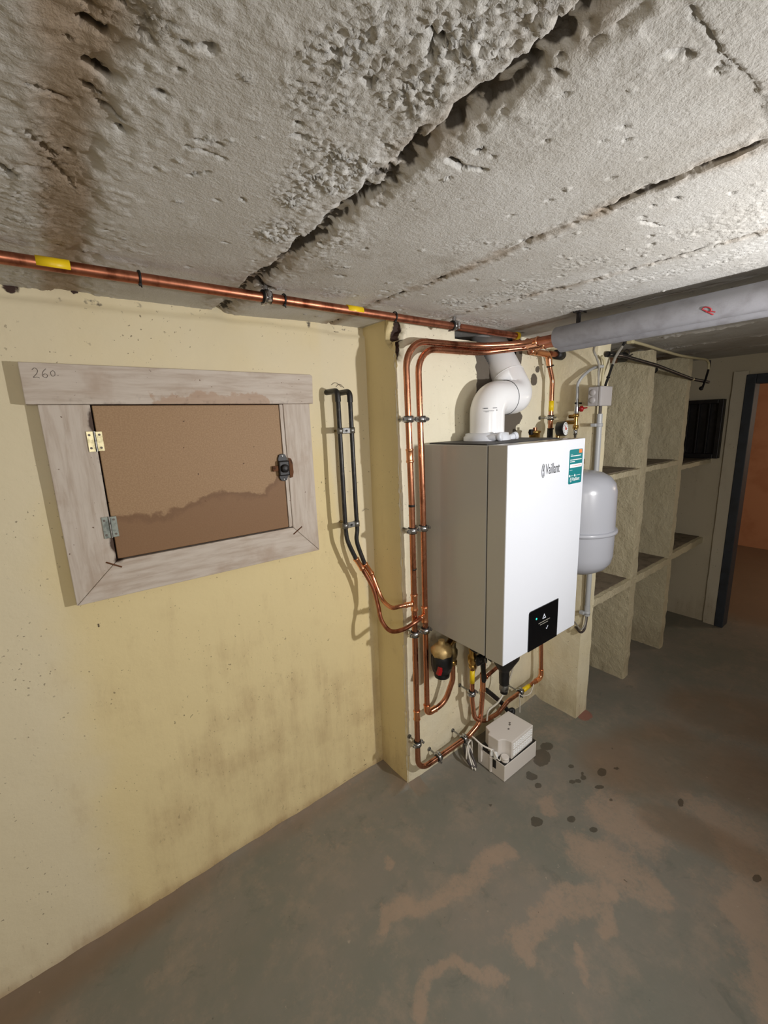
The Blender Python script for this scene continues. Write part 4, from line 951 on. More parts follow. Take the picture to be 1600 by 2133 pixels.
for vx, vz, lab, hm_ in ((1.246, 0.455, 'black-handled gas valve above the left yellow leg', 'black_plastic'), (1.318, 0.455, 'nickel isolation valve above the copper tee', 'dull_steel')):
    T = thing('isolation_valve', (vx, YR, vz), lab, 'valve')
    part('body', MB().lathe([(0, 0.012), (0, 0.016), (0.014, 0.016), (0.016, 0.013), (0.030, 0.020), (0.055, 0.020), (0.066, 0.013), (0.080, 0.016), (0.096, 0.016), (0.098, 0.012), (0.226, 0.012)], (vx, YR, vz), (0, 0, 1), 18), 'dull_steel' if vx > 1.3 else 'brass', T)
    if vx > 1.3:
        part('handle', MB().box((vx + 0.012, YR - 0.030, vz + 0.006), (vx + 0.032, YR - 0.010, vz + 0.058), 0.005), 'black_plastic', T)
        part('spindle', MB().tube([V((vx, YR, vz + 0.042)), V((vx + 0.022, YR - 0.02, vz + 0.042))], 0.006, 10), 'steel', T)
    else:
        part('handle', MB().box((vx - 0.016, YR - 0.044, vz + 0.028), (vx + 0.030, YR - 0.026, vz + 0.075), 0.008), 'black_plastic', T)
        part('actuator', MB().box((vx + 0.012, YR - 0.062, vz + 0.060), (vx + 0.048, YR - 0.030, vz + 0.120), 0.006), 'black_plastic', T)
        part('lever', MB().prism([(vx + 0.010, YR - 0.040, vz + 0.05), (vx + 0.034, YR - 0.040, vz + 0.04), (vx + 0.046, YR - 0.040, vz - 0.060), (vx + 0.034, YR - 0.040, vz - 0.070), (vx + 0.022, YR - 0.040, vz - 0.060)], (0, 0.010, 0), 0.003), 'black_plastic', T)
        part('spindle', MB().tube([V((vx, YR, vz + 0.042)), V((vx, YR - 0.046, vz + 0.05))], 0.007, 10), 'steel', T)
BP = thing('filling_loop', (1.30, 1.05, 0.60), 'black filling hose curling under the boiler beside the gas valve', 'hose')
part('hose', MB().tube(spline([V((1.205, 1.06, 0.675)), V((1.198, 1.055, 0.62)), V((1.205, 1.05, 0.575)), V((1.235, 1.048, 0.545))], 8), 0.0075, 12), 'rubber', BP)
part('copper_stub', MB().tube([V((1.228, 1.06, 0.570)), V((1.262, 1.05, 0.600)), V((1.262, 1.05, 0.675))], 0.011, 14), 'copper_bright', BP)
part('union', MB().lathe([(0, 0.012), (0, 0.017), (0.016, 0.017), (0.016, 0.012)], (1.262, 1.05, 0.615), (0, 0, 1), 6), 'brass', BP)
# branch towards the back right
BR = thing('branch_pipe', (1.33, 1.09, 0.36), 'dark copper branch leading right from the tee behind the funnel', 'pipe')
part('pipe', MB().tube(bend([V((1.320, YR + 0.004, 0.365)), V((1.43, 1.095, 0.372)), V((1.60, 1.10, 0.385)), V((1.665, 1.10, 0.44)), V((1.665, 1.10, 0.685))], [0.02, 0.05, 0.05]), 0.0085, 14), 'copper_old', BR)
part('bead', MB().ring((1.345, YR + 0.007, 0.366), (1, 0.1, 0.05), 0.0092, 0.0016), 'copper_bright', BR)
clamp((1.46, 1.0965, 0.374), (1, 0.03, 0.08), 0.0085, (0, 1, 0), YB - 1.0965, 'small clamp on the branch behind the black funnel')
# condensate funnel
FU = thing('condensate_funnel', (1.30, 0.955, 0.375), 'black condensate funnel hanging under the boiler front', 'funnel')
fux, fuy = 1.297, 0.955
part('funnel', MB().lathe([(0, 0.017), (0.005, 0.020), (0.055, 0.021), (0.060, 0.021), (0.068, 0.025), (0.125, 0.058), (0.262, 0.060)], (fux, fuy, 0.418), (0, 0, 1), 24), 'black_plastic', FU)
part('metal_nut', MB().lathe([(0, 0.014), (0, 0.0185), (0.022, 0.0185), (0.026, 0.016), (0.040, 0.016)], (fux, fuy, 0.392), (0, 0, 1), 8), 'dull_steel', FU)
part('outlet', MB().lathe([(0, 0.010), (0, 0.015), (0.016, 0.016)], (fux + 0.001, fuy, 0.378), (0.05, 0, 1), 14), 'rubber', FU)
HS = MB().tube(spline([PY(1013, 1437, 1.108), PY(1030, 1451, 1.108), PY(1048, 1467, 1.106), PY(1058, 1480, 1.100), V((1.55, 1.085, 0.10)), V((1.50, 1.072, 0.055)), V((1.475, 1.050, 0.050))], 8), 0.0105, 14)
single('condensate_hose', HS, 'rubber', 'short black hose slanting down behind the white pump', 'hose')
single('drain_tube', MB().tube(spline([PY(1072, 1375, 1.0), PY(1066, 1400, 1.02), PY(1058, 1425, 1.03), PY(1040, 1460, 1.03), PY(1018, 1480, 1.03), PY(1014, 1500, 1.04)], 8), 0.0042, 10), 'clear_hose', 'thin clear tube hanging from the boiler behind the gas loop', 'tube')
lw = [PY(1112, 1425, 1.05), PY(1105, 1444, 1.05), PY(1090, 1450, 1.05), PY(1082, 1446, 1.05), PY(1083, 1462, 1.06), PY(1083, 1484, 1.06)]
single('loose_wire', MB().tube(spline(lw, 8), 0.0022, 8), 'cable_white', 'thin loose wire hanging from the sloping gas loop', 'wire')

# ------------------------------------------------------------------ condensate pump on the floor
PU = thing('condensate_pump', (1.37, 0.98, 0), 'white condensate lift pump standing on the floor below the boiler', 'pump')
x0, x1, y0, y1 = 1.256, 1.488, 0.910, 1.056
part('tank', MB().prism([(x0 + 0.004, y0 + 0.004, 0.001), (x1 - 0.004, y0 + 0.004, 0.001), (x1 - 0.004, y1, 0.001), (x0 + 0.004, y1, 0.001), ], (0, 0, 0.077), 0.003), 'pump_white', PU)
part('gasket', MB().box((x0 + 0.006, y0 + 0.006, 0.072), (x1 - 0.006, y1 - 0.002, 0.0815), 0.002), 'black_plastic', PU)
hp = [(1.309, 0.917), (1.466, 0.922), (1.462, 1.050), (1.302, 1.050), (1.291, 1.018), (1.273, 1.013), (1.275, 0.960), (1.292, 0.956), (1.303, 0.945), (1.308, 0.930)]
part('housing', MB().prism([(a, b, 0.080) for a, b in hp], (0, 0, 0.082), 0.0035, 2), 'pump_white', PU)
for i, zrow in enumerate((0.146, 0.136, 0.126, 0.112, 0.102, 0.094)):
    m = MB()
    for k in range(9):
        xx = 1.318 + k * 0.0155
        m.box((xx, 0.9135 + (xx - 1.309) * 0.032, zrow), (xx + 0.0125, 0.920 + (xx - 1.309) * 0.032, zrow + 0.004), 0.001, 1)
    part('vent_ribs', m, 'print_white', PU)
part('filler_cap', MB().lathe([(0, 0.016), (0.004, 0.0175), (0.010, 0.0175), (0.011, 0.016), (0.013, 0.0175), (0.018, 0.0175), (0.021, 0.015)], (1.284, 0.932, 0.080), (0, 0, 1), 22), 'pump_white', PU)
part('cable_gland', MB().lathe([(0, 0.009), (0.010, 0.009), (0.012, 0.007), (0.024, 0.007)], (1.266, 0.985, 0.082), (0, 0, 1), 14), 'print_white', PU)
part('cable_gland', MB().lathe([(0, 0.009), (0.010, 0.009), (0.012, 0.007), (0.024, 0.007)], (1.266, 0.965, 0.082), (0, 0, 1), 14), 'print_white', PU)
part('side_clip', MB().box((1.252, 1.030, 0.020), (1.262, 1.050, 0.105), 0.003), 'pump_white', PU)
part('level_window', MB().box((1.2575, 0.958, 0.036), (1.262, 0.974, 0.074), 0.001), 'black_plastic', PU)
part('side_rib', MB().box((1.2545, 0.980, 0.004), (1.262, 0.990, 0.076), 0.002), 'pump_white', PU)
pm = MB()
for ax_, ay_ in ((1.360, 0.972), (1.385, 0.985), (1.395, 0.992)):
    pm.box((ax_, ay_, 0.1616), (ax_ + 0.009, ay_ + 0.007, 0.1626))
part('printed_icons', pm, 'pencil', PU)
wp = [V((1.268, 0.985, 0.104)), V((1.262, 0.970, 0.106)), V((1.258, 0.950, 0.092)), V((1.262, 0.940, 0.088)), V((1.272, 0.945, 0.095))]
part('signal_lead', MB().tube(spline(wp, 8), 0.0024, 8), 'cable_white', PU)
cd = [V((1.268, 0.985, 0.104)), V((1.245, 1.02, 0.118)), V((1.235, 1.06, 0.135)), V((1.245, 1.09, 0.12)), V((1.235, 1.09, 0.07)), V((1.212, 1.075, 0.030)), V((1.196, 1.065, 0.060)), V((1.21, 1.07, 0.105)), V((1.238, 1.075, 0.110)), V((1.25, 1.08, 0.06)), V((1.228, 1.062, 0.010)), V((1.208, 1.040, 0.010)), V((1.222, 1.075, 0.055)), V((1.242, 1.085, 0.075)), V((1.230, 1.055, 0.008)), V((1.214, 1.030, 0.008)), V((1.236, 1.080, 0.04)), V((1.26, 1.10, 0.02))]
single('power_cord', MB().tube(spline(cd, 9), 0.0036, 10), 'cable_white', 'white power cord coiled between the pump and the wall', 'cord')
single('coiled_hose', MB().tube(spline([V((1.22, 1.10, 0.105)), V((1.205, 1.085, 0.075)), V((1.205, 1.055, 0.025)), V((1.222, 1.035, 0.014)), V((1.232, 1.062, 0.04)), V((1.236, 1.10, 0.085)), V((1.225, 1.12, 0.11))], 8), 0.0055, 10), 'cable_dark', 'dark hose coil on the floor left of the pump', 'hose')

# ------------------------------------------------------------------ expansion vessel and safety group
VX, VY, VR = 1.652, 0.877, 0.140
E_ = thing('expansion_vessel', (VX, VY, 0.845), 'grey steel expansion vessel hanging right of the boiler', 'tank')
zt, zb = 1.262, 0.842
prof = [(0.0, 0.012), (0.002, 0.05), (0.010, 0.088), (0.026, 0.115), (0.050, 0.133), (0.080, 0.139), (0.176, 0.140)]
part('lower_shell', MB().lathe(prof, (VX, VY, zb), (0, 0, 1), 48), 'vessel_grey', E_)
part('rolled_seam', MB().lathe([(0.172, 0.140), (0.174, 0.1475), (0.178, 0.150), (0.184, 0.150), (0.188, 0.1475), (0.190, 0.139)], (VX, VY, zb), (0, 0, 1), 48), 'vessel_grey', E_)
H = zt - zb
part('upper_shell', MB().lathe([(0.188, 0.1395), (H - 0.080, 0.1385), (H - 0.050, 0.132), (H - 0.026, 0.114), (H - 0.010, 0.087), (H - 0.002, 0.05), (H, 0.012)], (VX, VY, zb), (0, 0, 1), 48), 'vessel_grey', E_)
part('neck', MB().lathe([(0, 0.011), (0.030, 0.011), (0.030, 0.015), (0.048, 0.015), (0.048, 0.009), (0.075, 0.009)], (VX, VY, zt - 0.004), (0, 0, 1), 16), 'brass', E_)
br = MB().box((VX - 0.02, VY + 0.135, 1.05), (VX + 0.02, YB - 0.002, 1.062), 0.002); br.box((VX - 0.02, YB - 0.006, 1.0), (VX + 0.02, YB - 0.002, 1.12), 0.001); br.lathe([(-0.016, 0.1402), (-0.016, 0.1416), (0.016, 0.1416), (0.016, 0.1402)], (VX, VY, 1.10), (0, 0, 1), 48)
part('wall_bracket', MB().box((VX - 0.02, VY + 0.130, 1.05), (VX + 0.02, YB - 0.002, 1.062), 0.002).box((VX - 0.02, YB - 0.008, 1.0), (VX + 0.02, YB - 0.002, 1.12), 0.001), 'dull_steel', E_)
SG = thing('safety_group', (1.70, 1.0, 1.34), 'black-cased pressure gauge on its pipe behind the boiler top', 'gauge')
gc = PY(1176, 893, 1.0)
gn = V((0.16, -0.97, 0.05)).normalized()
part('gauge_case', MB().lathe([(-0.030, 0.026), (-0.028, 0.0305), (0.002, 0.0315), (0.004, 0.0315), (0.004, 0.0285)], gc, gn, 32), 'black_plastic', SG)
gd = part('gauge_face', MB().lathe([(0.0035, 0.0275), (0.0055, 0.0275)], gc, gn, 32), 'print_white', SG)
gu = gn.cross(V((0, 0, 1))).normalized(); gw = gu.cross(gn)
gm = MB()
for k in range(13):
    a = math.radians(-135 + k * 22.5); d = gu * math.sin(a) + gw * math.cos(a); gm.tube([gc + gn * 0.006 + d * 0.019, gc + gn * 0.006 + d * 0.025], 0.0007, 5)
part('gauge_ticks', gm, 'ink', gd)
part('gauge_needle', MB().tube([gc + gn * 0.0068 - (gu * 0.006 + gw * 0.003), gc + gn * 0.0068 + gu * 0.012 + gw * 0.013], 0.0012, 6).lathe([(0.005, 0.006), (0.008, 0.005)], gc, gn, 12), 'print_red', gd)
part('manifold', MB().tube(bend([V((VX, VY, 1.30)), V((VX, VY, 1.345)), V((1.735, 1.03, 1.345)), V((1.735, 1.03, 1.40))], 0.015), 0.009, 12).tube([gc - gn * 0.03, V((1.735, 1.03, 1.40))], 0.007, 10), 'brass', SG)
av = thing('air_vent', (1.60, 1.05, 1.36), 'small brass automatic air vent peeking over the boiler top', 'air vent')
avx, avy = 1.592, 1.05
part('body', MB().lathe([(-0.045, 0.010), (0, 0.010), (0.002, 0.022), (0.036, 0.022), (0.038, 0.026), (0.044, 0.026), (0.047, 0.016)], (avx, avy, 1.375), (0, 0, 1), 20), 'brass', av)
part('cap', MB().tube([V((avx + 0.002, avy, 1.420)), V((avx + 0.002, avy, 1.434))], 0.008, 12), 'copper_old', av)
part('black_cap', MB().box((avx - 0.036, avy - 0.01, 1.405), (avx - 0.018, avy + 0.006, 1.428), 0.004), 'black_plastic', av)
part('feed', MB().tube(bend([V((avx, avy, 1.335)), V((avx, avy, 1.32)), V((VX, VY, 1.32))], 0.01), 0.007, 10), 'brass', av)
# filling valve chain on the side wing
CX, CY = 1.806, 0.990
FV = thing('filling_valve', (CX, CY, 1.37), 'brass filling valve chain with red lever on the side wall', 'valve')
zc = lambda py: PY(1203, py, CY).z
part('chain', MB().lathe([(0, 0.006), (0.02, 0.006), (0.02, 0.009), (0.045, 0.009), (0.045, 0.0065), (0.055, 0.0065)], (CX, CY, zc(915)), (0, 0, 1), 14), 'steel', FV)
z1 = zc(889)
part('union', MB().lathe([(0, 0.008), (0, 0.012), (0.016, 0.012), (0.016, 0.008)], (CX, CY, z1 - 0.008), (0, 0, 1), 6), 'brass', FV)
part('check_valve', MB().lathe([(0, 0.007), (0.05, 0.0085), (0.085, 0.007)], (CX, CY, z1 - 0.014), (0, 0, 1), 14), 'brass', FV)
z2 = zc(865)
part('union', MB().lathe([(0, 0.008), (0, 0.012), (0.014, 0.012), (0.014, 0.008)], (CX, CY, z2 - 0.007), (0, 0, 1), 6), 'brass', FV)
part('side_tap', MB().tube([V((CX, CY, z1 + 0.02)), V((CX - 0.005, CY + 0.045, z1 + 0.02))], 0.009, 12).tube([V((CX, CY, z1 + 0.045)), V((CX - 0.005, CY + 0.03, z1 + 0.045))], 0.008, 12), 'brass', FV)
z3 = zc(852)
part('ball_valve', MB().lathe([(-0.028, 0.006), (-0.014, 0.010), (0.012, 0.010), (0.026, 0.007), (0.040, 0.0065)], (CX, CY, z3), (0, 0, 1), 14), 'steel', FV)
part('lever', MB().lathe([(0, 0.006), (0.004, 0.0125), (0.014, 0.0125), (0.018, 0.006)], (CX + 0.002, CY - 0.010, z3), (0.5, -1, 0), 16).tube([V((CX + 0.008, CY - 0.022, z3 + 0.001)), V((CX + 0.030, CY - 0.030, z3 + 0.004))], 0.003, 8), 'red_plastic', FV)
part('wall_fixing', MB().tube([V((CX, CY, z3 + 0.024)), V((XP1 + 0.004, CY + 0.002, z3 + 0.024))], 0.004, 8).tube([V((CX - 0.012, CY, z3 + 0.024)), V((CX + 0.012, CY, z3 + 0.024))], 0.004, 8), 'rubber', FV)
hs = [V((CX, CY, z3 + 0.035)), V((CX, CY, zc(818))), PX(1204, 800, CX + 0.006), PX(1214, 784, CX + 0.016), PX(1232, 769, 1.825), PY(1247, 764, 0.917), PY(1256, 763, 0.912)]
single('flexible_hose', MB().tube(spline(hs, 8), 0.0062, 12), 'conduit_grey', 'grey flexible hose arching from the red-lever valve to the cables', 'hose')
single('capillary_cable', MB().tube(spline([V((1.60, 1.10, 1.752)), V((1.66, 1.105, 1.772)), V((1.74, 1.11, 1.765)), V((1.785, 1.11, 1.72)), V((1.790, 1.105, 1.66)), V((1.795, 1.11, 1.3))], 8), 0.003, 8), 'cable_grey', 'thin grey cable following the gas elbow', 'cable')

# ------------------------------------------------------------------ insulated pipes, hanger
def insul(name, a, b, r, label):
    T = thing(name, a, label, 'pipe', 'insulated pipes under the ceiling')
    a = V(a); b = V(b); d = (b - a).normalized()
    part('foam_sleeve', MB().tube([a, a + d * 0.002] + [a.lerp(b, k / 12) for k in range(1, 13)], r, 36), 'insulation_grey', T)
    return T
IA0, IA1 = V((1.435, 0.872, 1.742)), V((1.385, -1.9, 1.752)); IR = 0.0345
IA = insul('insulated_pipe', IA0, IA1, IR, 'near foam-insulated grey pipe marked with a red letter')
IB = insul('insulated_pipe', (1.502, 0.895, 1.735), (1.460, -1.9, 1.748), 0.033, 'far foam-insulated grey pipe, half hidden behind the marked one')
ud = (IA1 - IA0).normalized()
def on_pipe(px, py):
    d = ray(px, py); oc = CAM - IA0; d_ = d - ud * d.dot(ud); o_ = oc - ud * oc.dot(ud)
    a, b, c = d_.dot(d_), 2 * d_.dot(o_), o_.dot(o_) - (IR + 0.0006) ** 2; q = b * b - 4 * a * c
    if q < 0: q = 0
    return CAM + d * ((-b - math.sqrt(q)) / (2 * a))
c5 = lambda x, y: (1150 + x / 3.556, 560 + y / 3.556)
mk = MB()
for st in ([(1113, 300), (1122, 288), (1140, 284), (1162, 287), (1178, 300), (1172, 314), (1150, 320), (1140, 318)], [(1113, 302), (1140, 312), (1170, 328), (1195, 340)], [(1150, 318), (1180, 316), (1210, 320)]):
    mk.tube(spline([on_pipe(*c5(*p)) for p in st], 4), 0.0016, 6)
part('red_letter', mk, 'red_marker', IA, 'handwritten red letter R')
HG = thing('pipe_hanger', (1.41, 0.79, ZC), 'steel threaded hanger rod holding the insulated pipe to the ceiling', 'hanger')
hp_ = V((1.428, 0.79, ZC))
part('rod', MB().tube([hp_ + V((0, 0, 0.01)), hp_ - V((0, 0, 0.05))], 0.0045, 10), 'dull_steel', HG)
part('rail', MB().box((hp_.x - 0.010, hp_.y - 0.006, ZC - 0.05), (hp_.x - 0.003, hp_.y + 0.006, ZC + 0.004), 0.001), 'black_iron', HG)
part('plate', MB().box((hp_.x - 0.022, hp_.y - 0.012, ZC - 0.006), (hp_.x + 0.022, hp_.y + 0.012, ZC + 0.006), 0.001), 'black_iron', HG)

# ------------------------------------------------------------------ cables, junction box and conduit on the side wing
yj0 = 0.872
jx0 = PY(1254, 805, yj0).x; jx1 = PY(1277, 802, yj0).x; jz1 = PY(1254, 804, yj0).z; jz0 = PY(1253, 845, yj0).z
JB = thing('junction_box', ((jx0 + jx1) / 2, YS, jz0), 'grey plastic junction box at the top of the conduit', 'junction box')
part('box', MB().box((jx0, yj0 + 0.012, jz0), (jx1, YS - 0.002, jz1), 0.004), 'box_grey', JB)
part('lid', MB().box((jx0 - 0.001, yj0, jz0 - 0.001), (jx1 + 0.001, yj0 + 0.013, jz1 + 0.001), 0.004), 'box_grey', JB)
for k in (0.30, 0.70):
    part('knockout', MB().lathe([(0, 0.0125), (0.003, 0.0125), (0.006, 0.008), (0.006, 0.0001)], (jx0 + 0.001, yj0 + 0.036, jz0 + (jz1 - jz0) * k), (-1, 0, 0), 18), 'box_grey', JB)
yc = 0.905
ct = PY(1250, 862, yc); cb_ = PY(1222, 1282, yc); cxm = (ct.x + cb_.x) / 2
CO = thing('conduit', (cxm, yc, cb_.z), 'grey plastic conduit running down the side wall behind the vessel', 'conduit')
part('tube', MB().tube([V((cxm, yc, ct.z)), V((cxm, yc, cb_.z + 0.03))], 0.0115, 20), 'conduit_grey', CO)
part('end_sleeve', MB().tube([V((cxm, yc, cb_.z + 0.05)), V((cxm, yc, cb_.z))], 0.0132, 20), 'conduit_grey', CO)
for py in (886, 1268):
    z = PY(1236, py, yc).z
    part('clip', MB().lathe([(-0.007, 0.0115), (-0.007, 0.0145), (0.007, 0.0145), (0.007, 0.0115)], (cxm, yc, z), (0, 0, 1), 18).box((cxm - 0.026, yc + 0.004, z - 0.007), (cxm - 0.006, YS, z + 0.007), 0.002), 'conduit_grey', CO)
single('boiler_cable', MB().tube(spline([V((cxm + 0.004, yc, cb_.z + 0.01)), PY(1221, 1296, yc), PY(1217, 1312, yc), PY(1209, 1317, 0.92), PY(1201, 1308, 0.95), PY(1190, 1292, 1.0), PY(1180, 1282, 1.03)], 8), 0.0052, 10), 'cable_dark', 'dark cable looping from the conduit foot up to the boiler', 'cable')
single('boiler_cable', MB().tube(spline([V((cxm - 0.005, yc, cb_.z + 0.01)), PY(1219, 1298, yc), PY(1213, 1310, yc), PY(1207, 1309, 0.92), PY(1199, 1298, 0.95), PY(1188, 1286, 1.0)], 8), 0.0036, 10), 'cable_grey', 'thin grey cable looping from the conduit foot beside the dark one', 'cable')
single('box_lead', MB().tube([V((cxm - 0.004, yc, ct.z - 0.01)), V((cxm - 0.004, yc, jz0 + 0.004))], 0.0045, 10).tube([V((cxm + 0.005, yc, ct.z - 0.01)), V((cxm + 0.005, yc, jz0 + 0.004))], 0.0045, 10), 'cable_dark', 'dark leads between the junction box and the conduit', 'cable')
ya = 0.910
single('grey_cable', MB().tube(spline([PY(1247, 806, ya), PY(1247, 775, ya), PY(1248, 762, ya), PY(1243, 745, ya), PY(1237, 731, ya), PY(1240, 718, 0.88), PY(1248, 713, 0.86)], 8), 0.0042, 10), 'cable_grey', 'grey cable rising left of the cream one above the junction box', 'cable')
single('cream_cable', MB().tube(spline([PY(1254, 804, ya), PY(1256, 778, ya), PY(1259, 762, ya), PY(1258, 750, ya), PY(1253, 742, ya)], 8), 0.0055, 10), 'cable_cream', 'short cream cable rising from the junction box', 'cable')
bc = [PY(1261, 803, 0.90), PY(1267, 786, 0.90), PY(1276, 760, 0.90), PY(1283, 742, 0.90), PY(1296, 722, 0.895), PY(1302, 712, 0.89)]
bco = thing('black_cable', bc[0], 'black cable with a pale sleeve slanting up from the junction box', 'cable')
part('lead', MB().tube(spline(bc, 8), 0.0052, 10), 'rubber', bco)
part('pale_sleeve', MB().tube(spline(bc[2:5], 8), 0.0060, 10), 'cable_grey', bco); part('cable_tie', MB().ring(bc[1], bc[2] - bc[1], 0.006, 0.002, 16, 6), 'rubber', bco)
CC = thing('ceiling_conduit', PY(1310, 706, 0.91), 'cream cable conduit under the ceiling across the shelving', 'conduit')
y9 = 0.905
part('tube', MB().tube(spline([PY(1247, 715, 0.86), PY(1280, 710, 0.87), PY(1308, 704, 0.88)], 8), 0.0065, 12), 'cable_cream', CC)
q = PY(1314, 707, 0.885); part('tee', MB().box(q - V((0.012, 0.012, 0.018)), q + V((0.012, 0.012, 0.012)), 0.003), 'cable_cream', CC)
ql = [PY(1316, 711, 0.89), PY(1345, 719, y9), PY(1380, 730, y9), PY(1415, 740, y9), PY(1450, 746, y9), PY(1470, 749, y9), PY(1476, 756, y9), PY(1476, 770, y9)]
part('tube', MB().tube(spline(ql, 8), 0.0065, 12), 'cable_cream', CC)
part('dark_tail', MB().tube(spline([PY(1479, 750, y9), PY(1477, 765, y9), PY(1470, 790, y9), PY(1464, 806, y9)], 6), 0.0060, 10), 'black_iron', CC)
q = PY(1461, 809, y9); part('end_knob', MB().lathe([(-0.010, 0.006), (-0.006, 0.011), (0.004, 0.011), (0.008, 0.006)], q, (0.8, 0, -0.3), 12), 'black_iron', CC)
DP = thing('dark_pipe', PY(1372, 769, 0.91), 'thin black pipe fixed across the upper shelving bays', 'pipe')
part('pipe', MB().tube([PY(1264, 737, 0.915), PY(1300, 742, 0.915), PY(1367, 761, 0.915), PY(1440, 789, 0.915), PY(1476, 796, 0.915)], 0.0085, 12), 'black_iron', DP)
part('sleeve', MB().tube([PY(1266, 738, 0.915), PY(1292, 740, 0.915)], 0.012, 14), 'black_plastic', DP)
part('pale_band', MB().tube([PY(1441.5, 789.2, 0.915), PY(1444, 790, 0.915)], 0.0090, 12), 'cable_cream', DP)
# old capped pipe in the hole at the top of the first bay
OP = thing('capped_pipe', (2.30, 1.0, 1.70), 'short rusty pipe with black cap at the top of the first shelving bay', 'pipe')
part('pipe', MB().tube([PX(1262, 748, 2.05), PX(1284, 749, 2.25)], 0.017, 16), 'rust', OP)
part('black_cap', MB().tube([PX(1278, 745, 2.20), PX(1300, 744, 2.325)], 0.024, 18), 'rubber', OP)
wl = [PX(1300, 733, 2.33), PX(1306, 728, 2.32), PX(1312, 733, 2.31), PX(1308, 742, 2.31), PX(1318, 738, 2.30)]
part('loose_wires', MB().tube(spline(wl, 6), 0.003, 8), 'cable_dark', OP)
c = PX(1372, 757, 2.60)
single('black_plug', MB().lathe([(-0.02, 0.016), (-0.015, 0.020), (0.02, 0.020), (0.03, 0.012)], V((2.60, 1.02, 1.70)), (0, -1, 0.2), 18).tube([V((2.60, 1.02, 1.70)), V((2.60, 1.39, 1.70))], 0.014, 12), 'rubber', 'black plug on a pipe end in the second shelving bay', 'plug')

# ------------------------------------------------------------------ black cellar vent at the far wall
CV = thing('cellar_grille', (XR - 0.03, 1.02, 1.165), 'black iron framed grille standing on the shelf against the far wall', 'grille')
gy0, gy1, gz0, gz1 = 0.905, 1.30, 1.166, 1.548
gx0, gx1 = XR - 0.055, XR - 0.002
part('back_plate', MB().box((gx1 - 0.008, gy0 + 0.01, gz0 + 0.01), (gx1, gy1 - 0.01, gz1 - 0.01)), 'black_iron', CV)
part('side_bar', MB().box((gx0, gy0, gz0), (gx1, gy0 + 0.028, gz1), 0.003), 'black_iron', CV)
part('side_bar', MB().box((gx0, gy1 - 0.028, gz0), (gx1, gy1, gz1), 0.003), 'black_iron', CV)
part('head_bar', MB().box((gx0, gy0 + 0.028, gz1 - 0.026), (gx1, gy1 - 0.028, gz1), 0.003), 'black_iron', CV)
part('foot_bar', MB().box((gx0, gy0 + 0.028, gz0), (gx1, gy1 - 0.028, gz0 + 0.030), 0.003), 'black_iron', CV)
for k in range(5):
    yy = gy0 + 0.075 + k * 0.058
    part('bar', MB().box((gx0 + 0.018, yy, gz0 + 0.03), (gx1 - 0.008, yy + 0.008, gz1 - 0.026), 0.001), 'black_iron', CV)

# ------------------------------------------------------------------ wooden hatch on the yellow wall
YH = 1.285
HT = thing('wooden_hatch', (0.33, YW, 1.05), 'whitewashed wooden frame holding a hinged chipboard hatch', 'hatch')
def board(poly, mat, th=0.034, y=YH, nm='board', div=26, lab=None):
    """bevelled board cut to poly (x, z) with a subdivided face for its stains"""
    m = MB().prism([(a, y, b) for a, b in poly], (0, th, 0), 0.0018, 2)
    o = part(nm, m, mat, HT, lab)
    bm = bmesh.new(); bm.from_mesh(o.data)
    bmesh.ops.subdivide_edges(bm, edges=[e for e in bm.edges if e.calc_length() > 0.05], cuts=24, use_grid_fill=True)
    bmesh.ops.triangulate(bm, faces=[f for f in bm.faces if len(f.verts) > 4])
    bm.to_mesh(o.data); bm.free()
    return o
ox0, ox1, oz0, oz1 = -0.021, 0.678, 1.047, 1.545
ix0, ix1, iz0, iz1 = 0.080, 0.586, 1.1455, 1.546
def st_top(P): return 0.75 * (1 - sstep(P[:, 2], 1.548, 1.590 - 0.012 * np.sin(P[:, 0] * 23))) * sstep(P[:, 0], 0.18, 0.24) * (1 - sstep(P[:, 0], 0.52, 0.58)) - 0.05
def gr_edge(P): return 0.55 * np.exp(-np.abs(P[:, 0] - ix0) / 0.010) * (P[:, 2] > 1.13) + 1.1 * np.exp(-((P[:, 0] - ix0) / 0.010) ** 2) * (np.exp(-((P[:, 2] - 1.500) / 0.022) ** 2) + np.exp(-((P[:, 2] - 1.195) / 0.018) ** 2)) + 0.5 * np.exp(-np.abs(P[:, 2] - iz0) / 0.007) * (P[:, 0] > 0.07) * (P[:, 0] < 0.6)
zero = lambda P: 0 * P[:, 0]
tb = board([(-0.042, 1.5455), (0.690, 1.5455), (0.694, 1.632), (0.688, 1.637), (-0.041, 1.638)], 'wood_x', 0.036, YH - 0.004)
setattr_mesh(tb, 'stain', st_top); setattr_mesh(tb, 'grime', lambda P: 0.5 * np.exp(-np.abs(P[:, 2] - 1.5455) / 0.006))
for poly, mt in (([(ox0, oz1), (ix0, oz1), (ix0, iz0), (ox0, oz0)], 'wood_z'), ([(ix1, oz1), (ox1, oz1), (ox1, oz0), (ix1, iz0)], 'wood_z'), ([(ox0 + 0.001, oz0), (ox1 - 0.001, oz0), (ix1, iz0 - 0.001), (ix0, iz0 - 0.001)], 'wood_x')):
    o = board(poly, mt); setattr_mesh(o, 'stain', zero); setattr_mesh(o, 'grime', gr_edge)
part('stop_strip', MB().box((ix1 - 0.012, YH + 0.0025, iz0 + 0.002), (ix1 - 0.001, YH + 0.02, iz1 - 0.002), 0.001), 'wood_z', HT)
pn = board([(ix0 + 0.0035, iz1 - 0.003), (ix1 - 0.014, iz1 - 0.003), (ix1 - 0.014, iz0 + 0.003), (ix0 + 0.0035, iz0 + 0.003)], 'chipboard', 0.012, YH + 0.004, 'chipboard_door', lab='brown chipboard door with a dark water stain along the bottom')
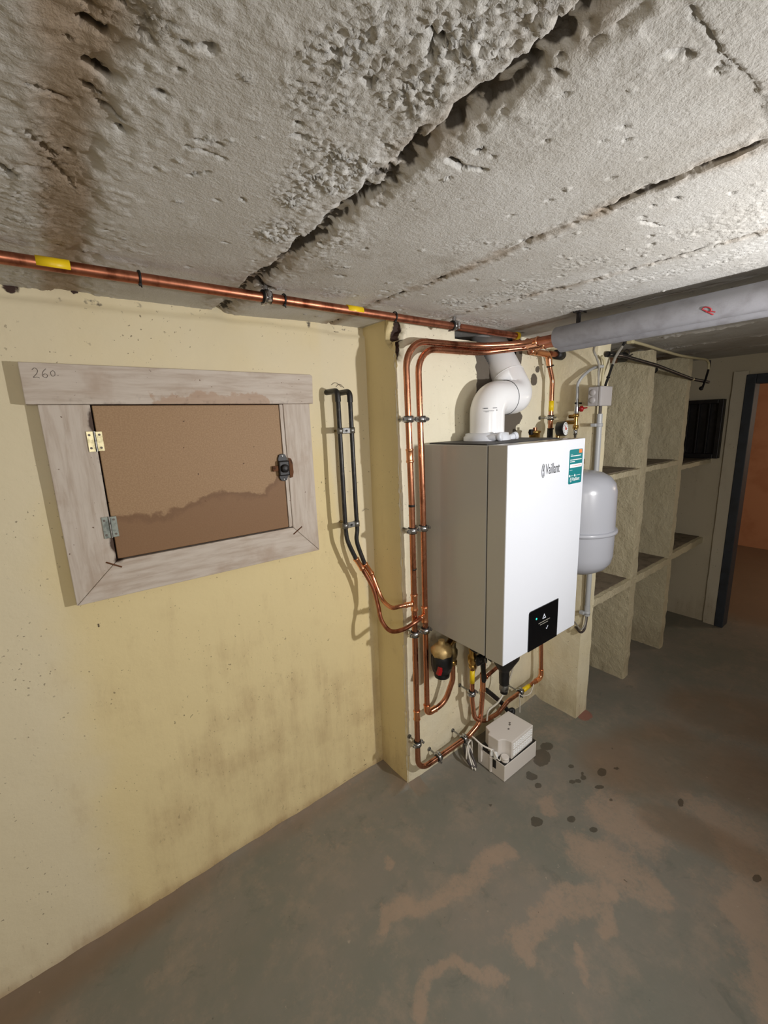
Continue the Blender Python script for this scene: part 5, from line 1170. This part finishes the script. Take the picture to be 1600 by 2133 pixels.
def st_panel(P):
    lvl = 1.262 + 0.012 * np.sin(P[:, 0] * 20 + 1) + 0.05 * sstep(P[:, 0], 0.48, 0.575) + 0.02 * sstep(P[:, 0], 0.25, 0.4)
    return 0.5 + (lvl - P[:, 2]) * 4.0
setattr_mesh(pn, 'stain', st_panel)
setattr_mesh(pn, 'grime', lambda P: 0.55 * np.exp(-np.abs(P[:, 2] - iz1) / 0.006) + 0.5 * np.exp(-np.abs(P[:, 0] - ix0) / 0.006) + 0.4 * np.exp(-np.abs(P[:, 2] - iz0) / 0.010))
part('backing', MB().box((ox0 + 0.02, YH + 0.020, oz0 + 0.02), (ox1 - 0.02, YW + 0.004, 1.62)), 'dark_lining', HT)
# hinges
for z0h, z1h, mt in ((1.431, 1.481, 'nickel_leaf'), (1.209, 1.265, 'galvanised_leaf')):
    hx = 0.0765
    T = part('hinge', MB().tube([V((hx + 0.002, YH - 0.003, z0h)), V((hx + 0.002, YH - 0.003, z1h))], 0.0026, 10), 'dull_steel', HT)
    part('leaf', MB().box((hx - 0.0145, YH - 0.0035, z0h), (hx - 0.0005, YH - 0.0005, z1h), 0.0004, 1), mt, T)
    part('leaf', MB().box((hx + 0.0045, YH - 0.0035, z0h + 0.001), (hx + 0.0185, YH + 0.004, z1h - 0.001), 0.0004, 1), mt, T)
    sc_ = MB()
    for ax_ in (hx - 0.009, hx + 0.012):
        for zz_ in (z0h + 0.009, z1h - 0.009): sc_.tube([V((ax_, YH - 0.0046, zz_)), V((ax_, YH - 0.003, zz_))], 0.0028, 10)
    part('hinge_screws', sc_, 'pencil', T)
# latch
lx0, lx1, lz0, lz1 = 0.549, 0.585, 1.303, 1.391
lxm = (lx0 + lx1) / 2; lzm = (lz0 + lz1) / 2
LT = part('latch', MB().prism([(lx0 + 0.003, YH + 0.003, lz1 - 0.014), (lx0 + 0.008, YH + 0.003, lz1 - 0.003), (lxm, YH + 0.003, lz1), (lx1 - 0.008, YH + 0.003, lz1 - 0.003), (lx1 - 0.003, YH + 0.003, lz1 - 0.014), (lx1 - 0.003, YH + 0.003, lz0 + 0.014), (lx1 - 0.008, YH + 0.003, lz0 + 0.003), (lxm, YH + 0.003, lz0), (lx0 + 0.008, YH + 0.003, lz0 + 0.003), (lx0 + 0.003, YH + 0.003, lz0 + 0.014)], (0, -0.006, 0), 0.0008, 1), 'black_iron', HT, 'black metal rim latch')
part('latch_case', MB().box((lx0, YH - 0.014, lzm - 0.026), (lx1, YH - 0.002, lzm + 0.022), 0.004), 'black_iron', LT)
part('latch_knob', MB().lathe([(0, 0.011), (0.004, 0.013), (0.009, 0.013), (0.011, 0.010), (0.012, 0.004)], (lxm, YH - 0.013, lzm - 0.002), (0, -1, 0), 22), 'black_iron', LT)
part('latch_bolt', MB().box((lx0 - 0.018, YH - 0.007, lzm - 0.010), (lx0 + 0.002, YH - 0.001, lzm + 0.007), 0.001), 'rust', LT)
part('strike_plate', MB().prism([(lx1 + 0.003, YH, lzm + 0.030), (lx1 + 0.012, YH, lzm + 0.026), (lx1 + 0.016, YH, lzm + 0.012), (lx1 + 0.017, YH, lzm - 0.018), (lx1 + 0.013, YH, lzm - 0.034), (lx1 + 0.003, YH, lzm - 0.036)], (0, -0.004, 0), 0.0008, 1), 'rust', LT)
sm_ = MB()
for zz_ in (lz1 - 0.007, lz0 + 0.007): sm_.lathe([(0, 0.0034), (0.0015, 0.003), (0.002, 0.001)], (lxm, YH - 0.003, zz_), (0, -1, 0), 12)
part('latch_screws', sm_, 'steel', LT)
# corner staples and pencilled number
for cx, cz, sg in (((ox0 + ix0) / 2 + 0.043, (oz0 + iz0) / 2 + 0.040, -1), ((ox1 + ix1) / 2 - 0.031, (oz0 + iz0) / 2 + 0.036, 1)):
    a = V((cx - 0.016, YH - 0.001, cz - sg * 0.010)); b = V((cx + 0.016, YH - 0.001, cz + sg * 0.010))
    part('corner_staple', MB().tube([a + V((0, 0.006, 0)), a, b, b + V((0, 0.006, 0))], 0.0019, 8), 'rust', HT)
def hand(strokes, ox, oz, k, y, parent, name, r=0.0006):
    m = MB()
    for st in strokes: m.tube(spline([V((ox + a * k, y, oz + b * k)) for a, b in st], 4), r, 5)
    return part(name, m, 'pencil', parent)
hand([[(0, 0.8), (0.25, 1.0), (0.45, 0.75), (0.3, 0.4), (0.0, 0.05), (0.3, 0.1), (0.5, 0.0)], [(1.15, 0.95), (0.85, 0.6), (0.8, 0.2), (1.05, 0.05), (1.2, 0.3), (1.0, 0.45), (0.85, 0.3)], [(1.7, 0.8), (1.5, 0.6), (1.55, 0.25), (1.8, 0.3), (1.85, 0.65), (1.7, 0.8)], [(2.05, 0.3), (2.12, 0.32)]], -0.018, 1.604, 0.022, YH - 0.0044, HT, 'pencilled_number')
# a few strands of cobweb straw by the black pipes
cw = MB()
for a, b, c_ in (((690, 802), (700, 797), (712, 806)), ((700, 806), (708, 800), (717, 808)), ((755, 1065), (762, 1060), (768, 1062))):
    cw.tube(spline([PY(*a, YW - 0.003), PY(*b, YW - 0.008), PY(*c_, YW - 0.003)], 6), 0.0007, 5)
single('straw_strands', cw, 'pencil', 'thin dark strands stuck to the wall above the black pipes', 'strands')
